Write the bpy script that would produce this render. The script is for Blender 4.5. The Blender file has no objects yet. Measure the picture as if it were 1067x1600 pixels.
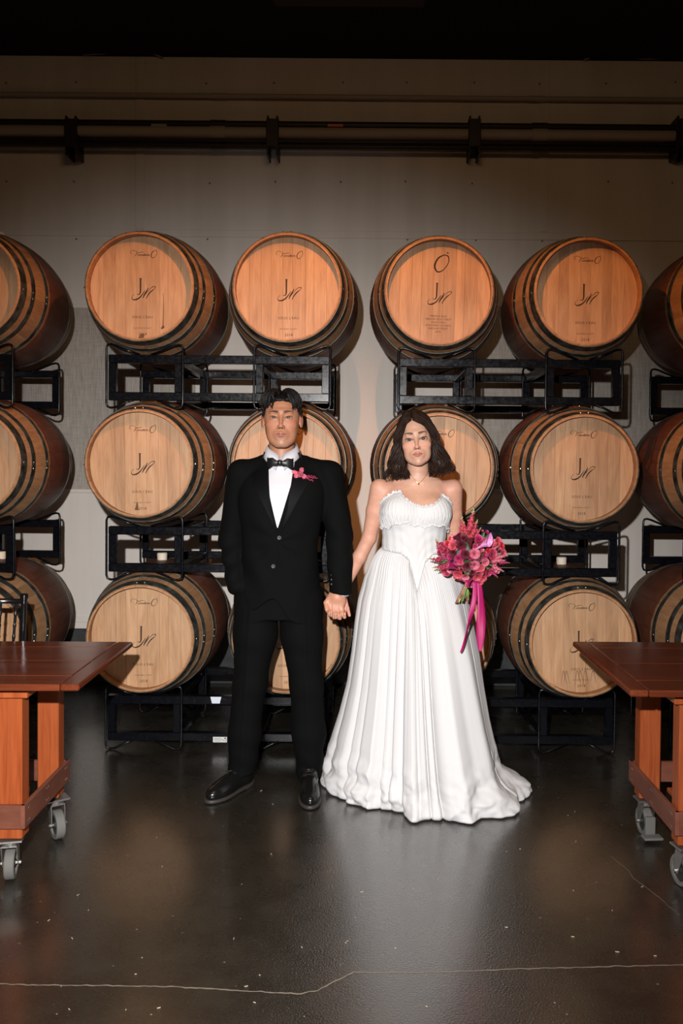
import bpy, bmesh, math, random
import numpy as np
from mathutils import Vector, Matrix, Euler
from mathutils import noise as mnoise
SC = bpy.context.scene
COL = SC.collection
PI = math.pi
R = math.radians
random.seed(11)
rng = np.random.default_rng(11)

# ------------------------------------------------------------ camera
H, F = 1.46, 1340.0
TILT, ROLL = R(1.2), R(0.5)
cam_d = bpy.data.cameras.new('camera')
cam = bpy.data.objects.new('camera', cam_d); COL.objects.link(cam); SC.camera = cam
cam_d.sensor_fit = 'VERTICAL'; cam_d.sensor_height = 36.0; cam_d.sensor_width = 24.0
cam_d.lens = F / 1600 * 36.0
cam_d.shift_x = (533.5 - 575) / 1600; cam_d.shift_y = -42 / 1600
cam_d.clip_start = 0.05; cam_d.clip_end = 60
CAMR = Matrix.Rotation(PI / 2 - TILT, 3, 'X') @ Matrix.Rotation(ROLL, 3, 'Z')
cam.matrix_world = Matrix.Translation((0, 0, H)) @ CAMR.to_4x4()
def at(px, py, Y):
    """point of the plane y=Y seen at this pixel of the 1067x1600 photograph (used only while laying the room out)"""
    d = CAMR @ Vector(((px - 575) / F, -(py - 758) / F, -1))
    return Vector((0, 0, H)) + d * (Y / d.y)
def proj(p):
    v = CAMR.transposed() @ (Vector(p) - Vector((0, 0, H)))
    return 575 + F * v.x / -v.z, 758 - F * v.y / -v.z

# ------------------------------------------------------------ world, lights, exposure
w = bpy.data.worlds.new('world'); SC.world = w; w.use_nodes = True
w.node_tree.nodes['Background'].inputs[0].default_value = (0.9, 0.75, 0.62, 1)
w.node_tree.nodes['Background'].inputs[1].default_value = 0.004
SC.view_settings.view_transform = 'Standard'; SC.view_settings.look = 'None'
SC.view_settings.gamma = 1; SC.view_settings.use_curve_mapping = False
SC.view_settings.exposure = 0.0
def lamp(name, kind, loc, target, energy, color, size, **kw):
    d = bpy.data.lights.new(name, kind); d.energy = energy; d.color = color
    for k, v in kw.items(): setattr(d, k, v)
    if kind == 'SPOT': d.shadow_soft_size = size
    else: d.size = size
    o = bpy.data.objects.new(name, d); COL.objects.link(o); o.location = loc
    o.rotation_euler = (Vector(target) - Vector(loc)).to_track_quat('-Z', 'Y').to_euler()
    return o
# the photographer's flash, left of and a little above the lens
lamp('camera_flash', 'SPOT', (-0.18, 0.02, 1.76), (-0.42, 3.8, 0.38), 960, (1.0, 0.982, 0.972), 0.022, spot_size=R(78), spot_blend=1.0)
# warm ceiling spot that washes the barrel heads
lamp('warm_ceiling_spot', 'SPOT', (-0.08, 2.93, 3.17), (-0.08, 4.26, 2.0), 112, (1.0, 0.36, 0.09), 0.010, spot_size=R(152), spot_blend=0.25)
# dim house light from high up in the hall
lamp('house_light', 'AREA', (0.0, 1.6, 4.1), (0, 2.6, 0), 34, (1.0, 0.62, 0.32), 1.4)

# ------------------------------------------------------------ helpers
def tag(o, label=None, cat=None, group=None, kind=None):
    if label: o['label'] = label
    if cat: o['category'] = cat
    if group: o['group'] = group
    if kind: o['kind'] = kind
    return o
def empty(name, loc=(0, 0, 0), rz=0.0, parent=None):
    o = bpy.data.objects.new(name, None); COL.objects.link(o)
    o.location = loc; o.rotation_euler = (0, 0, rz); o.empty_display_size = 0.05
    if parent: o.parent = parent
    return o
def link(name, me, parent=None):
    o = bpy.data.objects.new(name, me); COL.objects.link(o)
    if parent: o.parent = parent
    return o
def copy_tree(o, parent=None):
    c = o.copy(); COL.objects.link(c); c.parent = parent
    for ch in o.children: copy_tree(ch, c)
    return c
class MB:
    def __init__(s): s.v = []; s.f = []; s.m = []; s.cur = 0
    def add(s, vs, fs):
        n = len(s.v); s.v += [tuple(v) for v in vs]; s.f += [tuple(i + n for i in f) for f in fs]
        s.m += [s.cur] * len(fs)
    def box(s, lo, hi, bev=0.0, M=None):
        x0, y0, z0 = lo; x1, y1, z1 = hi
        b = min(bev, .45 * min(x1 - x0, y1 - y0, z1 - z0))
        if b <= 0:
            vs = [(x, y, z) for z in (z0, z1) for y in (y0, y1) for x in (x0, x1)]
            fs = [(0, 2, 3, 1), (4, 5, 7, 6), (0, 1, 5, 4), (2, 6, 7, 3), (0, 4, 6, 2), (1, 3, 7, 5)]
        else:
            # chamfered box: 24 verts
            vs = []; idx = {}
            X = (x0, x1); Y = (y0, y1); Z = (z0, z1)
            for i in (0, 1):
                for j in (0, 1):
                    for k in (0, 1):
                        sx, sy, sz = (1, -1)[i], (1, -1)[j], (1, -1)[k]
                        for a in range(3):
                            p = [X[i], Y[j], Z[k]]
                            if a != 0: p[0] += sx * b
                            if a != 1: p[1] += sy * b
                            if a != 2: p[2] += sz * b
                            idx[(i, j, k, a)] = len(vs); vs.append(tuple(p))
            g = lambda i, j, k, a: idx[(i, j, k, a)]
            fs = []
            for i in (0, 1): fs.append((g(i,0,0,0), g(i,0,1,0), g(i,1,1,0), g(i,1,0,0)) if i == 0 else (g(i,0,0,0), g(i,1,0,0), g(i,1,1,0), g(i,0,1,0)))
            for j in (0, 1): fs.append((g(0,j,0,1), g(1,j,0,1), g(1,j,1,1), g(0,j,1,1)) if j == 0 else (g(0,j,0,1), g(0,j,1,1), g(1,j,1,1), g(1,j,0,1)))
            for k in (0, 1): fs.append((g(0,0,k,2), g(0,1,k,2), g(1,1,k,2), g(1,0,k,2)) if k == 0 else (g(0,0,k,2), g(1,0,k,2), g(1,1,k,2), g(0,1,k,2)))
            for i in (0, 1):
                for j in (0, 1): fs.append((g(i,j,0,0), g(i,j,0,1), g(i,j,1,1), g(i,j,1,0)))
                for k in (0, 1): fs.append((g(i,0,k,0), g(i,0,k,2), g(i,1,k,2), g(i,1,k,0)))
            for j in (0, 1):
                for k in (0, 1): fs.append((g(0,j,k,1), g(0,j,k,2), g(1,j,k,2), g(1,j,k,1)))
            for i in (0, 1):
                for j in (0, 1):
                    for k in (0, 1): fs.append((g(i,j,k,0), g(i,j,k,1), g(i,j,k,2)))
        if M is not None: vs = [M @ Vector(v) for v in vs]
        s.add(vs, fs)
    def tube(s, pts, rad, n=8, caps=True, flat=1.0, up=None):
        pts = [Vector(p) for p in pts]; m = len(pts)
        rads = rad if hasattr(rad, '__len__') else [rad] * m
        vs = []; fs = []
        t = (pts[1] - pts[0]).normalized()
        u = (Vector(up) if up is not None else (Vector((0, 0, 1)) if abs(t.z) < .9 else Vector((1, 0, 0))))
        for i in range(m):
            t = (pts[min(i + 1, m - 1)] - pts[max(i - 1, 0)])
            if t.length < 1e-9: t = Vector((0, 0, 1))
            t.normalize()
            u = (u - t * u.dot(t))
            if u.length < 1e-6: u = t.orthogonal()
            u.normalize(); b = t.cross(u)
            for k in range(n):
                a = 2 * PI * k / n
                vs.append(pts[i] + (u * math.cos(a) * flat + b * math.sin(a)) * rads[i])
        for i in range(m - 1):
            for k in range(n):
                a = i * n + k; c = i * n + (k + 1) % n
                fs.append((a, c, c + n, a + n))
        if caps:
            fs.append(tuple(range(n - 1, -1, -1))); fs.append(tuple(range((m - 1) * n, m * n)))
        s.add(vs, fs)
    def lathe(s, prof, n=24, M=None, closed=False):
        """prof: list of (r, z) turned about z"""
        m = len(prof); vs = []; fs = []
        for r, z in prof:
            for k in range(n):
                a = 2 * PI * k / n; vs.append(Vector((r * math.cos(a), r * math.sin(a), z)))
        for i in range(m - 1 if not closed else m):
            j = (i + 1) % m
            for k in range(n):
                k2 = (k + 1) % n; fs.append((i * n + k, i * n + k2, j * n + k2, j * n + k))
        if not closed:
            fs.append(tuple(range(n - 1, -1, -1))); fs.append(tuple(range((m - 1) * n, m * n)))
        if M is not None: vs = [M @ v for v in vs]
        s.add(vs, fs)
    def grid(s, P, wrap=False):
        """P[i][j] points"""
        n = len(P); m = len(P[0]); vs = [p for row in P for p in row]; fs = []
        for i in range(n - 1):
            for j in range(m if wrap else m - 1):
                j2 = (j + 1) % m; fs.append((i * m + j, i * m + j2, (i + 1) * m + j2, (i + 1) * m + j))
        s.add(vs, fs)
    def mesh(s, name, mat, smooth=False):
        me = bpy.data.meshes.new(name); me.from_pydata(s.v, [], s.f)
        for m_ in (mat if isinstance(mat, (list, tuple)) else [mat]): me.materials.append(m_)
        if any(s.m): me.polygons.foreach_set('material_index', s.m)
        if smooth: me.polygons.foreach_set('use_smooth', [True] * len(s.f))
        me.update(); return me
    def build(s, name, mat, parent=None, smooth=False): return link(name, s.mesh(name, mat, smooth), parent)
def autosmooth(me, ang=35):
    bm = bmesh.new(); bm.from_mesh(me); bmesh.ops.recalc_face_normals(bm, faces=bm.faces)
    for e in bm.edges:
        e.smooth = not (len(e.link_faces) == 2 and e.calc_face_angle(0) > R(ang))
    for f in bm.faces: f.smooth = True
    bm.to_mesh(me); bm.free()

# ------------------------------------------------------------ materials
def new_mat(name, base=(.5, .5, .5), rough=.6, metal=0.0, **kw):
    m = bpy.data.materials.new(name); m.use_nodes = True
    b = m.node_tree.nodes['Principled BSDF']
    b.inputs['Base Color'].default_value = (*base, 1); b.inputs['Roughness'].default_value = rough
    b.inputs['Metallic'].default_value = metal
    for k, v in kw.items(): b.inputs[k].default_value = v
    return m
class NT:
    def __init__(s, m): s.t = m.node_tree; s.b = s.t.nodes['Principled BSDF']
    def n(s, typ, **kw):
        nd = s.t.nodes.new(typ)
        for k, v in kw.items():
            if k.startswith('i_'): nd.inputs[k[2:].replace('_', ' ')].default_value = v
            else: setattr(nd, k, v)
        return nd
    def l(s, a, b): s.t.links.new(a, b)
    def coord(s, scale=(1, 1, 1), kind='Object', rnd=False):
        tc = s.n('ShaderNodeTexCoord'); mp = s.n('ShaderNodeMapping'); mp.inputs['Scale'].default_value = scale
        s.l(tc.outputs[kind], mp.inputs['Vector'])
        if rnd:
            oi = s.n('ShaderNodeObjectInfo'); ml = s.n('ShaderNodeMath', operation='MULTIPLY'); ml.inputs[1].default_value = 37.0
            s.l(oi.outputs['Random'], ml.inputs[0]); cb = s.n('ShaderNodeCombineXYZ')
            for q in range(3): s.l(ml.outputs[0], cb.inputs[q])
            s.l(cb.outputs[0], mp.inputs['Location'])
        return mp.outputs[0]
    def noise(s, vec, scale, detail=4, rough=.55, dist=0.0):
        nd = s.n('ShaderNodeTexNoise'); nd.inputs['Scale'].default_value = scale
        nd.inputs['Detail'].default_value = detail; nd.inputs['Roughness'].default_value = rough
        nd.inputs['Distortion'].default_value = dist
        s.l(vec, nd.inputs['Vector']); return nd.outputs['Fac']
    def ramp(s, fac, stops):
        r = s.n('ShaderNodeValToRGB'); e = r.color_ramp.elements
        while len(e) < len(stops): e.new(.5)
        for el, (p, c) in zip(e, stops):
            el.position = p; el.color = (*c, 1) if len(c) == 3 else c
        s.l(fac, r.inputs[0]); return r.outputs[0]
    def mix(s, a, b, fac, mode='MIX'):
        m = s.n('ShaderNodeMix', data_type='RGBA', blend_type=mode)
        for v, i in ((fac, 0), (a, 6), (b, 7)):
            if hasattr(v, 'links') or hasattr(v, 'is_linked'): s.l(v, m.inputs[i])
            else: m.inputs[i].default_value = v if i == 0 else (*v, 1)
        return m.outputs[2]
    def math(s, op, a, b=0.0, clamp=False):
        m = s.n('ShaderNodeMath', operation=op, use_clamp=clamp)
        for v, i in ((a, 0), (b, 1)):
            if hasattr(v, 'is_linked'): s.l(v, m.inputs[i])
            else: m.inputs[i].default_value = v
        return m.outputs[0]
    def base(s, c): s.l(c, s.b.inputs['Base Color'])
    def rough(s, c): s.l(c, s.b.inputs['Roughness'])
    def bump(s, h, strength=.3, dist=.002):
        b = s.n('ShaderNodeBump'); b.inputs['Strength'].default_value = strength; b.inputs['Distance'].default_value = dist
        s.l(h, b.inputs['Height']); s.l(b.outputs[0], s.b.inputs['Normal'])
def wood(name, dark, mid, light, scale=(30, 30, 2.2), rough=.5, rnd=.25, bump=.12, figure=.5, coat=0.0):
    m = new_mat(name, rough=rough); t = NT(m)
    v = t.coord(scale, rnd=True)
    n1 = t.noise(v, 1.0, 5, .6, figure)
    v2 = t.coord((scale[0] * 6, scale[1] * 6, scale[2] * 4), rnd=True); n2 = t.noise(v2, 1.0, 3)
    c = t.ramp(n1, [(.25, dark), (.5, mid), (.78, light)])
    g = t.ramp(n2, [(.3, (.72, .7, .68)), (.6, (1, 1, 1))])
    c = t.mix(c, g, .55, 'MULTIPLY')
    oi = t.n('ShaderNodeObjectInfo'); hsv = t.n('ShaderNodeHueSaturation')
    mr = t.n('ShaderNodeMapRange'); mr.inputs['To Min'].default_value = 1 - rnd; mr.inputs['To Max'].default_value = 1 + rnd * .5
    t.l(oi.outputs['Random'], mr.inputs['Value']); t.l(mr.outputs[0], hsv.inputs['Value']); t.l(c, hsv.inputs['Color'])
    t.base(hsv.outputs[0]); t.bump(n2, bump, .001)
    if coat: t.b.inputs['Coat Weight'].default_value = coat; t.b.inputs['Coat Roughness'].default_value = .12
    m['_c'] = 1
    return m, t, hsv.outputs[0]
M = {}
M['head_oak'], t, c = wood('head_oak', (.36, .185, .085), (.47, .265, .135), (.56, .34, .19), (16, 16, 2.0), .55, .16, .1, 1.5)
M['chime_oak'], _, _ = wood('chime_oak', (.30, .13, .05), (.40, .19, .08), (.48, .25, .11), (16, 2, 16), .55, .12)
# staves: run along y, with the wine-stained bilge band
m, t, c = wood('stave_oak', (.27, .135, .06), (.38, .20, .095), (.47, .26, .135), (26, 2.2, 26), .5, .2, .15)
tc = t.n('ShaderNodeTexCoord'); sx = t.n('ShaderNodeSeparateXYZ'); t.l(tc.outputs['Object'], sx.inputs[0])
nn = t.noise(tc.outputs['Object'], 9.0, 3)
yy = t.math('ADD', sx.outputs['Y'], t.math('MULTIPLY', t.math('SUBTRACT', nn, .5), .02))
d = t.math('ABSOLUTE', t.math('SUBTRACT', yy, .475))
k = t.n('ShaderNodeMapRange'); k.inputs['From Min'].default_value = .185; k.inputs['From Max'].default_value = .205
k.inputs['To Min'].default_value = 1; k.inputs['To Max'].default_value = 0; t.l(d, k.inputs['Value'])
n3 = t.noise(tc.outputs['Object'], 14.0, 4)
red = t.ramp(n3, [(.3, (.055, .014, .009)), (.7, (.115, .032, .018))])
t.base(t.mix(c, red, t.math('MULTIPLY', k.outputs[0], .93)))
M['stave_oak'] = m
m = new_mat('hoop_steel', (.16, .165, .15), .42, .8); t = NT(m)
n = t.noise(t.coord((1, 1, 1), rnd=True), 22, 5); t.base(t.ramp(n, [(.35, (.06, .065, .055)), (.7, (.20, .20, .18))]))
t.rough(t.ramp(n, [(.3, (.35,) * 3), (.7, (.6,) * 3)])); M['hoop'] = m
M['rivet'] = new_mat('rivet_steel', (.75, .72, .66), .28, 1.0)
M['ink'] = new_mat('burnt_ink', (.022, .009, .006), .85)
M['ink_faint'] = new_mat('faint_burnt_ink', (.13, .06, .03), .85)
M['ink_small'] = new_mat('worn_ink', (.06, .026, .013), .85)
M['bung'] = new_mat('silicone_bung', (.72, .62, .48), .6)
m = new_mat('rack_paint', (.008, .009, .011), .33); t = NT(m)
n = t.noise(t.coord((1, 1, 1), rnd=True), 60, 4); n2 = t.noise(t.coord((1, 1, 1), rnd=True), 260, 2)
c = t.ramp(n2, [(.76, (.003, .0034, .005)), (.80, (.25, .25, .24))]); t.base(c)
t.rough(t.ramp(n, [(.3, (.17,) * 3), (.7, (.30,) * 3)])); t.bump(n, .04, .001); t.b.inputs['Specular IOR Level'].default_value = .26; M['rack'] = m
M['white_sticker'] = new_mat('white_sticker', (.62, .66, .74), .5)
M['table_top'], _, _ = wood('mahogany_top', (.085, .017, .008), (.135, .03, .012), (.19, .047, .018), (2.0, 34, 34), .2, .14, .05, .6, .35)
M['table_end'], _, _ = wood('mahogany_end_board', (.085, .017, .008), (.135, .03, .012), (.19, .047, .018), (34, 2.0, 34), .2, .12, .05, .6, .35)
M['leg_wood'], _, _ = wood('orange_cherry_leg', (.24, .042, .009), (.33, .068, .015), (.41, .10, .026), (40, 40, 2.6), .42, .1, .12, .8)
M['skirt'], _, _ = wood('red_brown_board', (.12, .035, .02), (.17, .055, .032), (.21, .075, .045), (3, 3, 12), .45, .1, .1, .4)
M['caster'] = new_mat('caster_zinc', (.42, .40, .38), .38, .9)
M['tyre'] = new_mat('grey_tyre', (.12, .115, .105), .75)
M['tyre_core'] = new_mat('wheel_core', (.02, .02, .02), .5)
M['black_chair'] = new_mat('black_lacquer', (.006, .006, .007), .16)
# wall
m = new_mat('painted_wall', rough=.75); t = NT(m)
v = t.coord((1, 1, 1), 'Object')
n = t.noise(v, 1.1, 5); n2 = t.noise(v, 420, 2); n4 = t.noise(t.coord((6, 1, .35)), 1.0, 4)
c = t.ramp(n, [(.3, (.69, .63, .57)), (.7, (.75, .69, .63))])
c = t.mix(c, t.ramp(n4, [(.35, (.86, .85, .84)), (.6, (1, 1, 1))]), .6, 'MULTIPLY')
c = t.mix(c, t.ramp(n2, [(.70, (1, 1, 1)), (.80, (.55, .5, .45))]), .5, 'MULTIPLY')
t.base(c); t.bump(n2, .25, .002); M['wall'] = m
m = new_mat('woven_panel', rough=.8); t = NT(m)
n = t.noise(t.coord((240, 1, 10)), 1.0, 3, .6); n2 = t.noise(t.coord((12, 1, 220)), 1.0, 2)
c = t.mix(t.ramp(n, [(.3, (.32, .275, .235)), (.7, (.54, .485, .425))]), t.ramp(n2, [(.3, (.75,) * 3), (.7, (1, 1, 1))]), .7, 'MULTIPLY')
t.base(c); t.bump(n, .5, .002); M['panel'] = m
m = new_mat('dark_curb', rough=.8); t = NT(m); n = t.noise(t.coord(), 14, 5)
t.base(t.ramp(n, [(.3, (.022, .023, .024)), (.7, (.05, .05, .05))])); M['curb'] = m
M['ceiling'] = new_mat('black_ceiling', (.004, .0035, .003), .95)
M['dark_pipe'] = new_mat('dark_iron_pipe', (.02, .011, .009), .5)
M['beige_pipe'] = new_mat('beige_pipe', (.42, .36, .30), .6)
# floor
m = new_mat('sealed_concrete', rough=.3); t = NT(m)
v = t.coord((1, 1, 1), 'Object')
n = t.noise(v, .55, 5, .6); n2 = t.noise(v, 90, 4, .7); n3 = t.noise(v, 160, 2, .5); n4 = t.noise(v, 7, 5, .65)
c = t.ramp(n, [(.3, (.014, .013, .009)), (.55, (.021, .018, .0125)), (.75, (.034, .023, .015))])
c = t.mix(c, t.ramp(n4, [(.3, (.55,) * 3), (.7, (1.25, 1.2, 1.1))]), .8, 'MULTIPLY')
c = t.mix(c, (.13, .12, .10), t.ramp(n2, [(.62, (0, 0, 0)), (.80, (.55,) * 3)]), 'MIX')
vo = t.n('ShaderNodeTexVoronoi'); vo.inputs['Scale'].default_value = 14; t.l(v, vo.inputs['Vector'])
c = t.mix(c, (.32, .28, .22), t.ramp(vo.outputs['Distance'], [(.028, (.8,) * 3), (.045, (0, 0, 0))]))
t.base(c)
t.rough(t.ramp(n4, [(.3, (.21,) * 3), (.7, (.36,) * 3)]))
t.bump(n3, .8, .004); t.b.inputs['Specular IOR Level'].default_value = .95
t.b.inputs['Coat Weight'].default_value = 1.0; t.b.inputs['Coat Roughness'].default_value = .22; t.b.inputs['Coat IOR'].default_value = 1.7
M['floor'] = m
M['crack'] = new_mat('crack_filler', (.16, .13, .10), .8)

# ------------------------------------------------------------ the room
WY = 5.75
b = MB(); b.grid([[(x, y, 0) for x in (-4.5, 4.5)] for y in (-1.5, 1.2, WY + .1)]); fl = tag(b.build('floor', M['floor']), kind='structure')
b = MB(); b.box((-4.5, WY, 0), (4.5, WY + .15, 4.17)); wall = tag(b.build('wall_back', M['wall']), kind='structure')
b = MB(); b.box((-4.5, WY - .035, 0), (4.5, WY - .001, .36), .008); tag(b.build('baseboard_back', M['curb']), kind='structure')
b = MB(); b.box((-4.5, -1.5, 4.175), (4.5, WY + .15, 4.4)); tag(b.build('ceiling', M['ceiling']), kind='structure')
for nm, lo, hi in (('wall_left', (-4.65, -1.5, 0), (-4.5, WY + .15, 4.24)), ('wall_right', (4.5, -1.5, 0), (4.65, WY + .15, 4.24)), ('wall_front', (-4.65, -1.65, 0), (4.65, -1.5, 4.24))):
    b = MB(); b.box(lo, hi); tag(b.build(nm, M['ceiling'] if nm == 'wall_front' else M['wall']), kind='structure')
# wall cladding: joints, batten, the two woven panels
zs = at(560, 372, WY).z
def strip(name, x0, x1, z0, z1, th, mat, parent=wall):
    b = MB(); b.box((x0, WY - th, z0), (x1, WY - .0005, z1), .002); return b.build(name, mat, parent)
strip('batten', -4.5, 4.5, zs - .004, zs + .045, .009, M['wall'])
xj = [at(219, 250, WY).x, at(850, 250, WY).x, at(535, 560, WY).x]
strip('batten', xj[0] - .03, xj[0] + .03, zs + .05, 4.168, .007, M['wall'])
strip('batten', xj[1] - .03, xj[1] + .03, zs + .05, 4.168, .007, M['wall'])
strip('batten', xj[2] - .035, xj[2] + .005, .37, zs - .01, .006, M['wall'])
strip('batten', -4.5, 4.5, .40, .44, .006, M['wall'])
for (a, c_) in ((-30, 306), (708, 1100)):
    p0 = at(a, 768, WY); p1 = at(c_, 478, WY)
    pb = MB(); pb.box((p0.x, WY - .014, p0.z), (p1.x, WY - .0005, p1.z), .003)
    pan = pb.build('woven_panel', M['panel'], wall)
    for z_ in (p0.z + .01, p1.z - .01):
        strip('panel_trim', p0.x, p1.x, z_ - .012, z_ + .012, .02, M['wall'])
# screw heads on the wall
b = MB(); rs = random.Random(4)
for py in (285, 375, 130):
    for px in range(12, 1067, 104):
        p = at(px + rs.uniform(-4, 4), py + rs.uniform(-2, 2), WY - .003)
        b.lathe([(.007, 0), (.007, .003), (.003, .005)], 8, Matrix.Translation((p.x, WY, p.z)) @ Matrix.Rotation(PI / 2, 4, 'X'))
tag(b.build('screw_head', new_mat('dull_screw', (.24, .19, .15), .7), wall), kind='stuff')
# pipes under the ceiling
def pipe(y, rad, mat, label, name, dy=.1):
    z = at(560, y, WY - dy).z; b = MB()
    b.tube([(-4.4, WY - dy, z), (4.4, WY - dy, z)], rad, 14)
    for x in (-3.1, -1.0, 1.1, 3.2): b.tube([(x - .05, WY - dy, z), (x + .05, WY - dy, z)], rad * 1.18, 14)
    o = b.build(name, mat, None, True); autosmooth(o.data)
    return tag(o, label, 'pipe')
pipe(152, .016, M['beige_pipe'], 'thin beige conduit, the topmost line running along the wall under the black ceiling', 'conduit', .03)
pipe(196.5, .024, M['dark_pipe'], 'dark iron pipe directly above the thick beige pipe on the wall', 'pipe')
pipe(209, .036, M['beige_pipe'], 'thick beige pipe between the dark pipes high on the wall', 'pipe')
pipe(222, .013, M['dark_pipe'], 'thin dark pipe just below the thick beige pipe', 'pipe')
pipe(229.5, .015, M['dark_pipe'], 'lowest dark pipe of the bundle high on the wall', 'pipe')
for i, (px, lab) in enumerate(((115, 'above the left barrels'), (427, 'above the second column of barrels'), (740, 'right of centre'), (1062, 'at the right edge of the photo'))):
    p = at(px, 208, WY - .1); b = MB()
    hh = (.11, .155, .03, .155)[i] if i != 2 else .05
    for sx_ in (-.03, .03): b.box((p.x + sx_ - .006, WY - .16, p.z - .16), (p.x + sx_ + .006, WY - .001, p.z + .09), .002)
    br = b.build('pipe_bracket', M['dark_pipe'])
    b = MB(); b.box((p.x - .04, WY - .165, p.z - .11), (p.x + .04, WY - .145, p.z + .07), .004); b.build('clamp', M['dark_pipe'], br)
    tag(br, 'dark clamp bracket on the wall pipes, ' + lab, 'bracket')
# small labels on the dark pipe
p = at(248, 196, WY - .13)
b = MB(); b.box((p.x - .05, WY - .127, p.z - .011), (p.x + .05, WY - .121, p.z + .011)); tag(b.build('pipe_label', new_mat('grey_label', (.35, .33, .3), .6)), 'small pale label stuck on the dark pipe, upper left', 'label')
p = at(524, 195.5, WY - .13)
b = MB(); b.box((p.x - .05, WY - .127, p.z - .008), (p.x + .05, WY - .121, p.z + .008)); tag(b.build('pipe_label', new_mat('red_label', (.75, .2, .14), .6)), 'small red label on the dark pipe near the middle', 'label')
# cable lying on the wall top, and cracks in the floor
b = MB(); b.tube([at(x, y, WY - .02) for x, y in ((130, 86), (165, 84), (190, 82), (215, 81), (235, 83), (255, 90))], .004, 6)
tag(b.build('cable', new_mat('pale_cable', (.35, .3, .25), .6), None, True), 'thin loose cable along the top of the wall, upper left', 'cable')
b = MB(); b.tube([at(x, y, WY - .02) for x, y in ((912, 94), (925, 89), (945, 87), (980, 90), (1010, 92), (1066, 90))], .005, 6)
tag(b.build('cable', new_mat('pale_cable_b', (.38, .3, .2), .6), None, True), 'thin loose cable along the top of the wall, upper right', 'cable')
def on_floor(px, py):
    d = CAMR @ Vector(((px - 575) / F, -(py - 758) / F, -1)); return Vector((0, 0, H)) + d * (-H / d.z)
def crack(pts, wid, jit, seed):
    r_ = random.Random(seed); P = []
    for (a, b_) in zip(pts[:-1], pts[1:]):
        n_ = max(2, int(abs(b_[0] - a[0]) + abs(b_[1] - a[1])) // 8)
        for i in range(n_):
            f_ = i / n_; P.append(on_floor(a[0] + (b_[0] - a[0]) * f_, a[1] + (b_[1] - a[1]) * f_ + r_.uniform(-jit, jit)))
    P.append(on_floor(*pts[-1])); rows = []
    for i, p in enumerate(P):
        t_ = (P[min(i + 1, len(P) - 1)] - P[max(0, i - 1)]); n_ = Vector((-t_.y, t_.x, 0)).normalized() * wid * r_.uniform(.5, 1.2)
        rows.append([p - n_ + Vector((0, 0, .0004)), p + Vector((0, 0, .0009)), p + n_ + Vector((0, 0, .0004))])
    b = MB(); b.grid(rows); return b.build('crack', M['crack'], fl)
crack([(-40, 1537), (60, 1539), (160, 1540), (250, 1541), (330, 1545), (400, 1549), (470, 1553), (497, 1547), (520, 1535), (553, 1519), (640, 1520), (740, 1517), (800, 1514), (900, 1512), (960, 1510), (1110, 1507)], .0026, .8, 3)
crack([(955, 1338), (978, 1356), (990, 1372), (1020, 1395), (1062, 1430)], .0008, 1.2, 5)
b = MB(); rs = random.Random(8)
for _ in range(46):
    px, py = rs.uniform(10, 1060), rs.uniform(1190, 1590); p = on_floor(px, py); a = rs.uniform(0, PI); l = rs.uniform(.0015, .006)
    b.box((-l, -.0008, 0), (l, .0008, .0012), 0, Matrix.Translation((p.x, p.y, .0002)) @ Matrix.Rotation(a, 4, 'Z'))
tag(b.build('floor_debris', new_mat('straw_bits', (.45, .38, .28), .8)), 'tiny straw bits and grit scattered on the dark floor', 'debris', kind='stuff')
# ------------------------------------------------------------ wine barrels
BL, RE, RB = .95, .268, .345
def RT(t): return RE + (RB - RE) * (1 - ((t - .475) / .475) ** 2)
NS = 28
def stave_mesh():
    b = MB(); ts = [0, .004, .08] + [.10 + .82 * i / 10 for i in range(11)] + [.946, .95]; hw = PI / NS - .0008
    rows = []
    for t_ in ts:
        edge = (t_ in (0, .95)); r = RT(t_) - (.004 if edge else 0); ri = r - .013 + (.004 if edge else 0)
        if .09 < t_ < .94: ri = RT(t_) - .026
        if t_ in (0, .004, .08): ri = .2570 + t_ * .08
        row = [(math.sin(a) * rr, t_, math.cos(a) * rr) for a, rr in ((-hw, r - .0012), (-hw * .7, r), (0, r), (hw * .7, r), (hw, r - .0012), (hw, ri), (0, ri), (-hw, ri))]
        rows.append(row)
    b.grid(rows, True); n = 8; m = len(ts)
    b.f.append(tuple(range(n))); b.f.append(tuple(range((m - 1) * n, m * n))[::-1]); b.m += [1, 0]
    me = b.mesh('stave', [M['stave_oak'], M['chime_oak']])
    # the end grain and the inner lip (chime) show the lighter wood
    mi = [0] * len(me.polygons)
    for p in me.polygons:
        if p.center.y < .003 or (p.center.y < .085 and math.hypot(p.center.x, p.center.z) < RT(p.center.y) - .006): mi[p.index] = 1
    me.polygons.foreach_set('material_index', mi); autosmooth(me, 30); return me
STAVE = stave_mesh()
HB = [-.2605, -.195, -.135, -.085, -.027, .024, .085, .13, .192, .2605]
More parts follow.
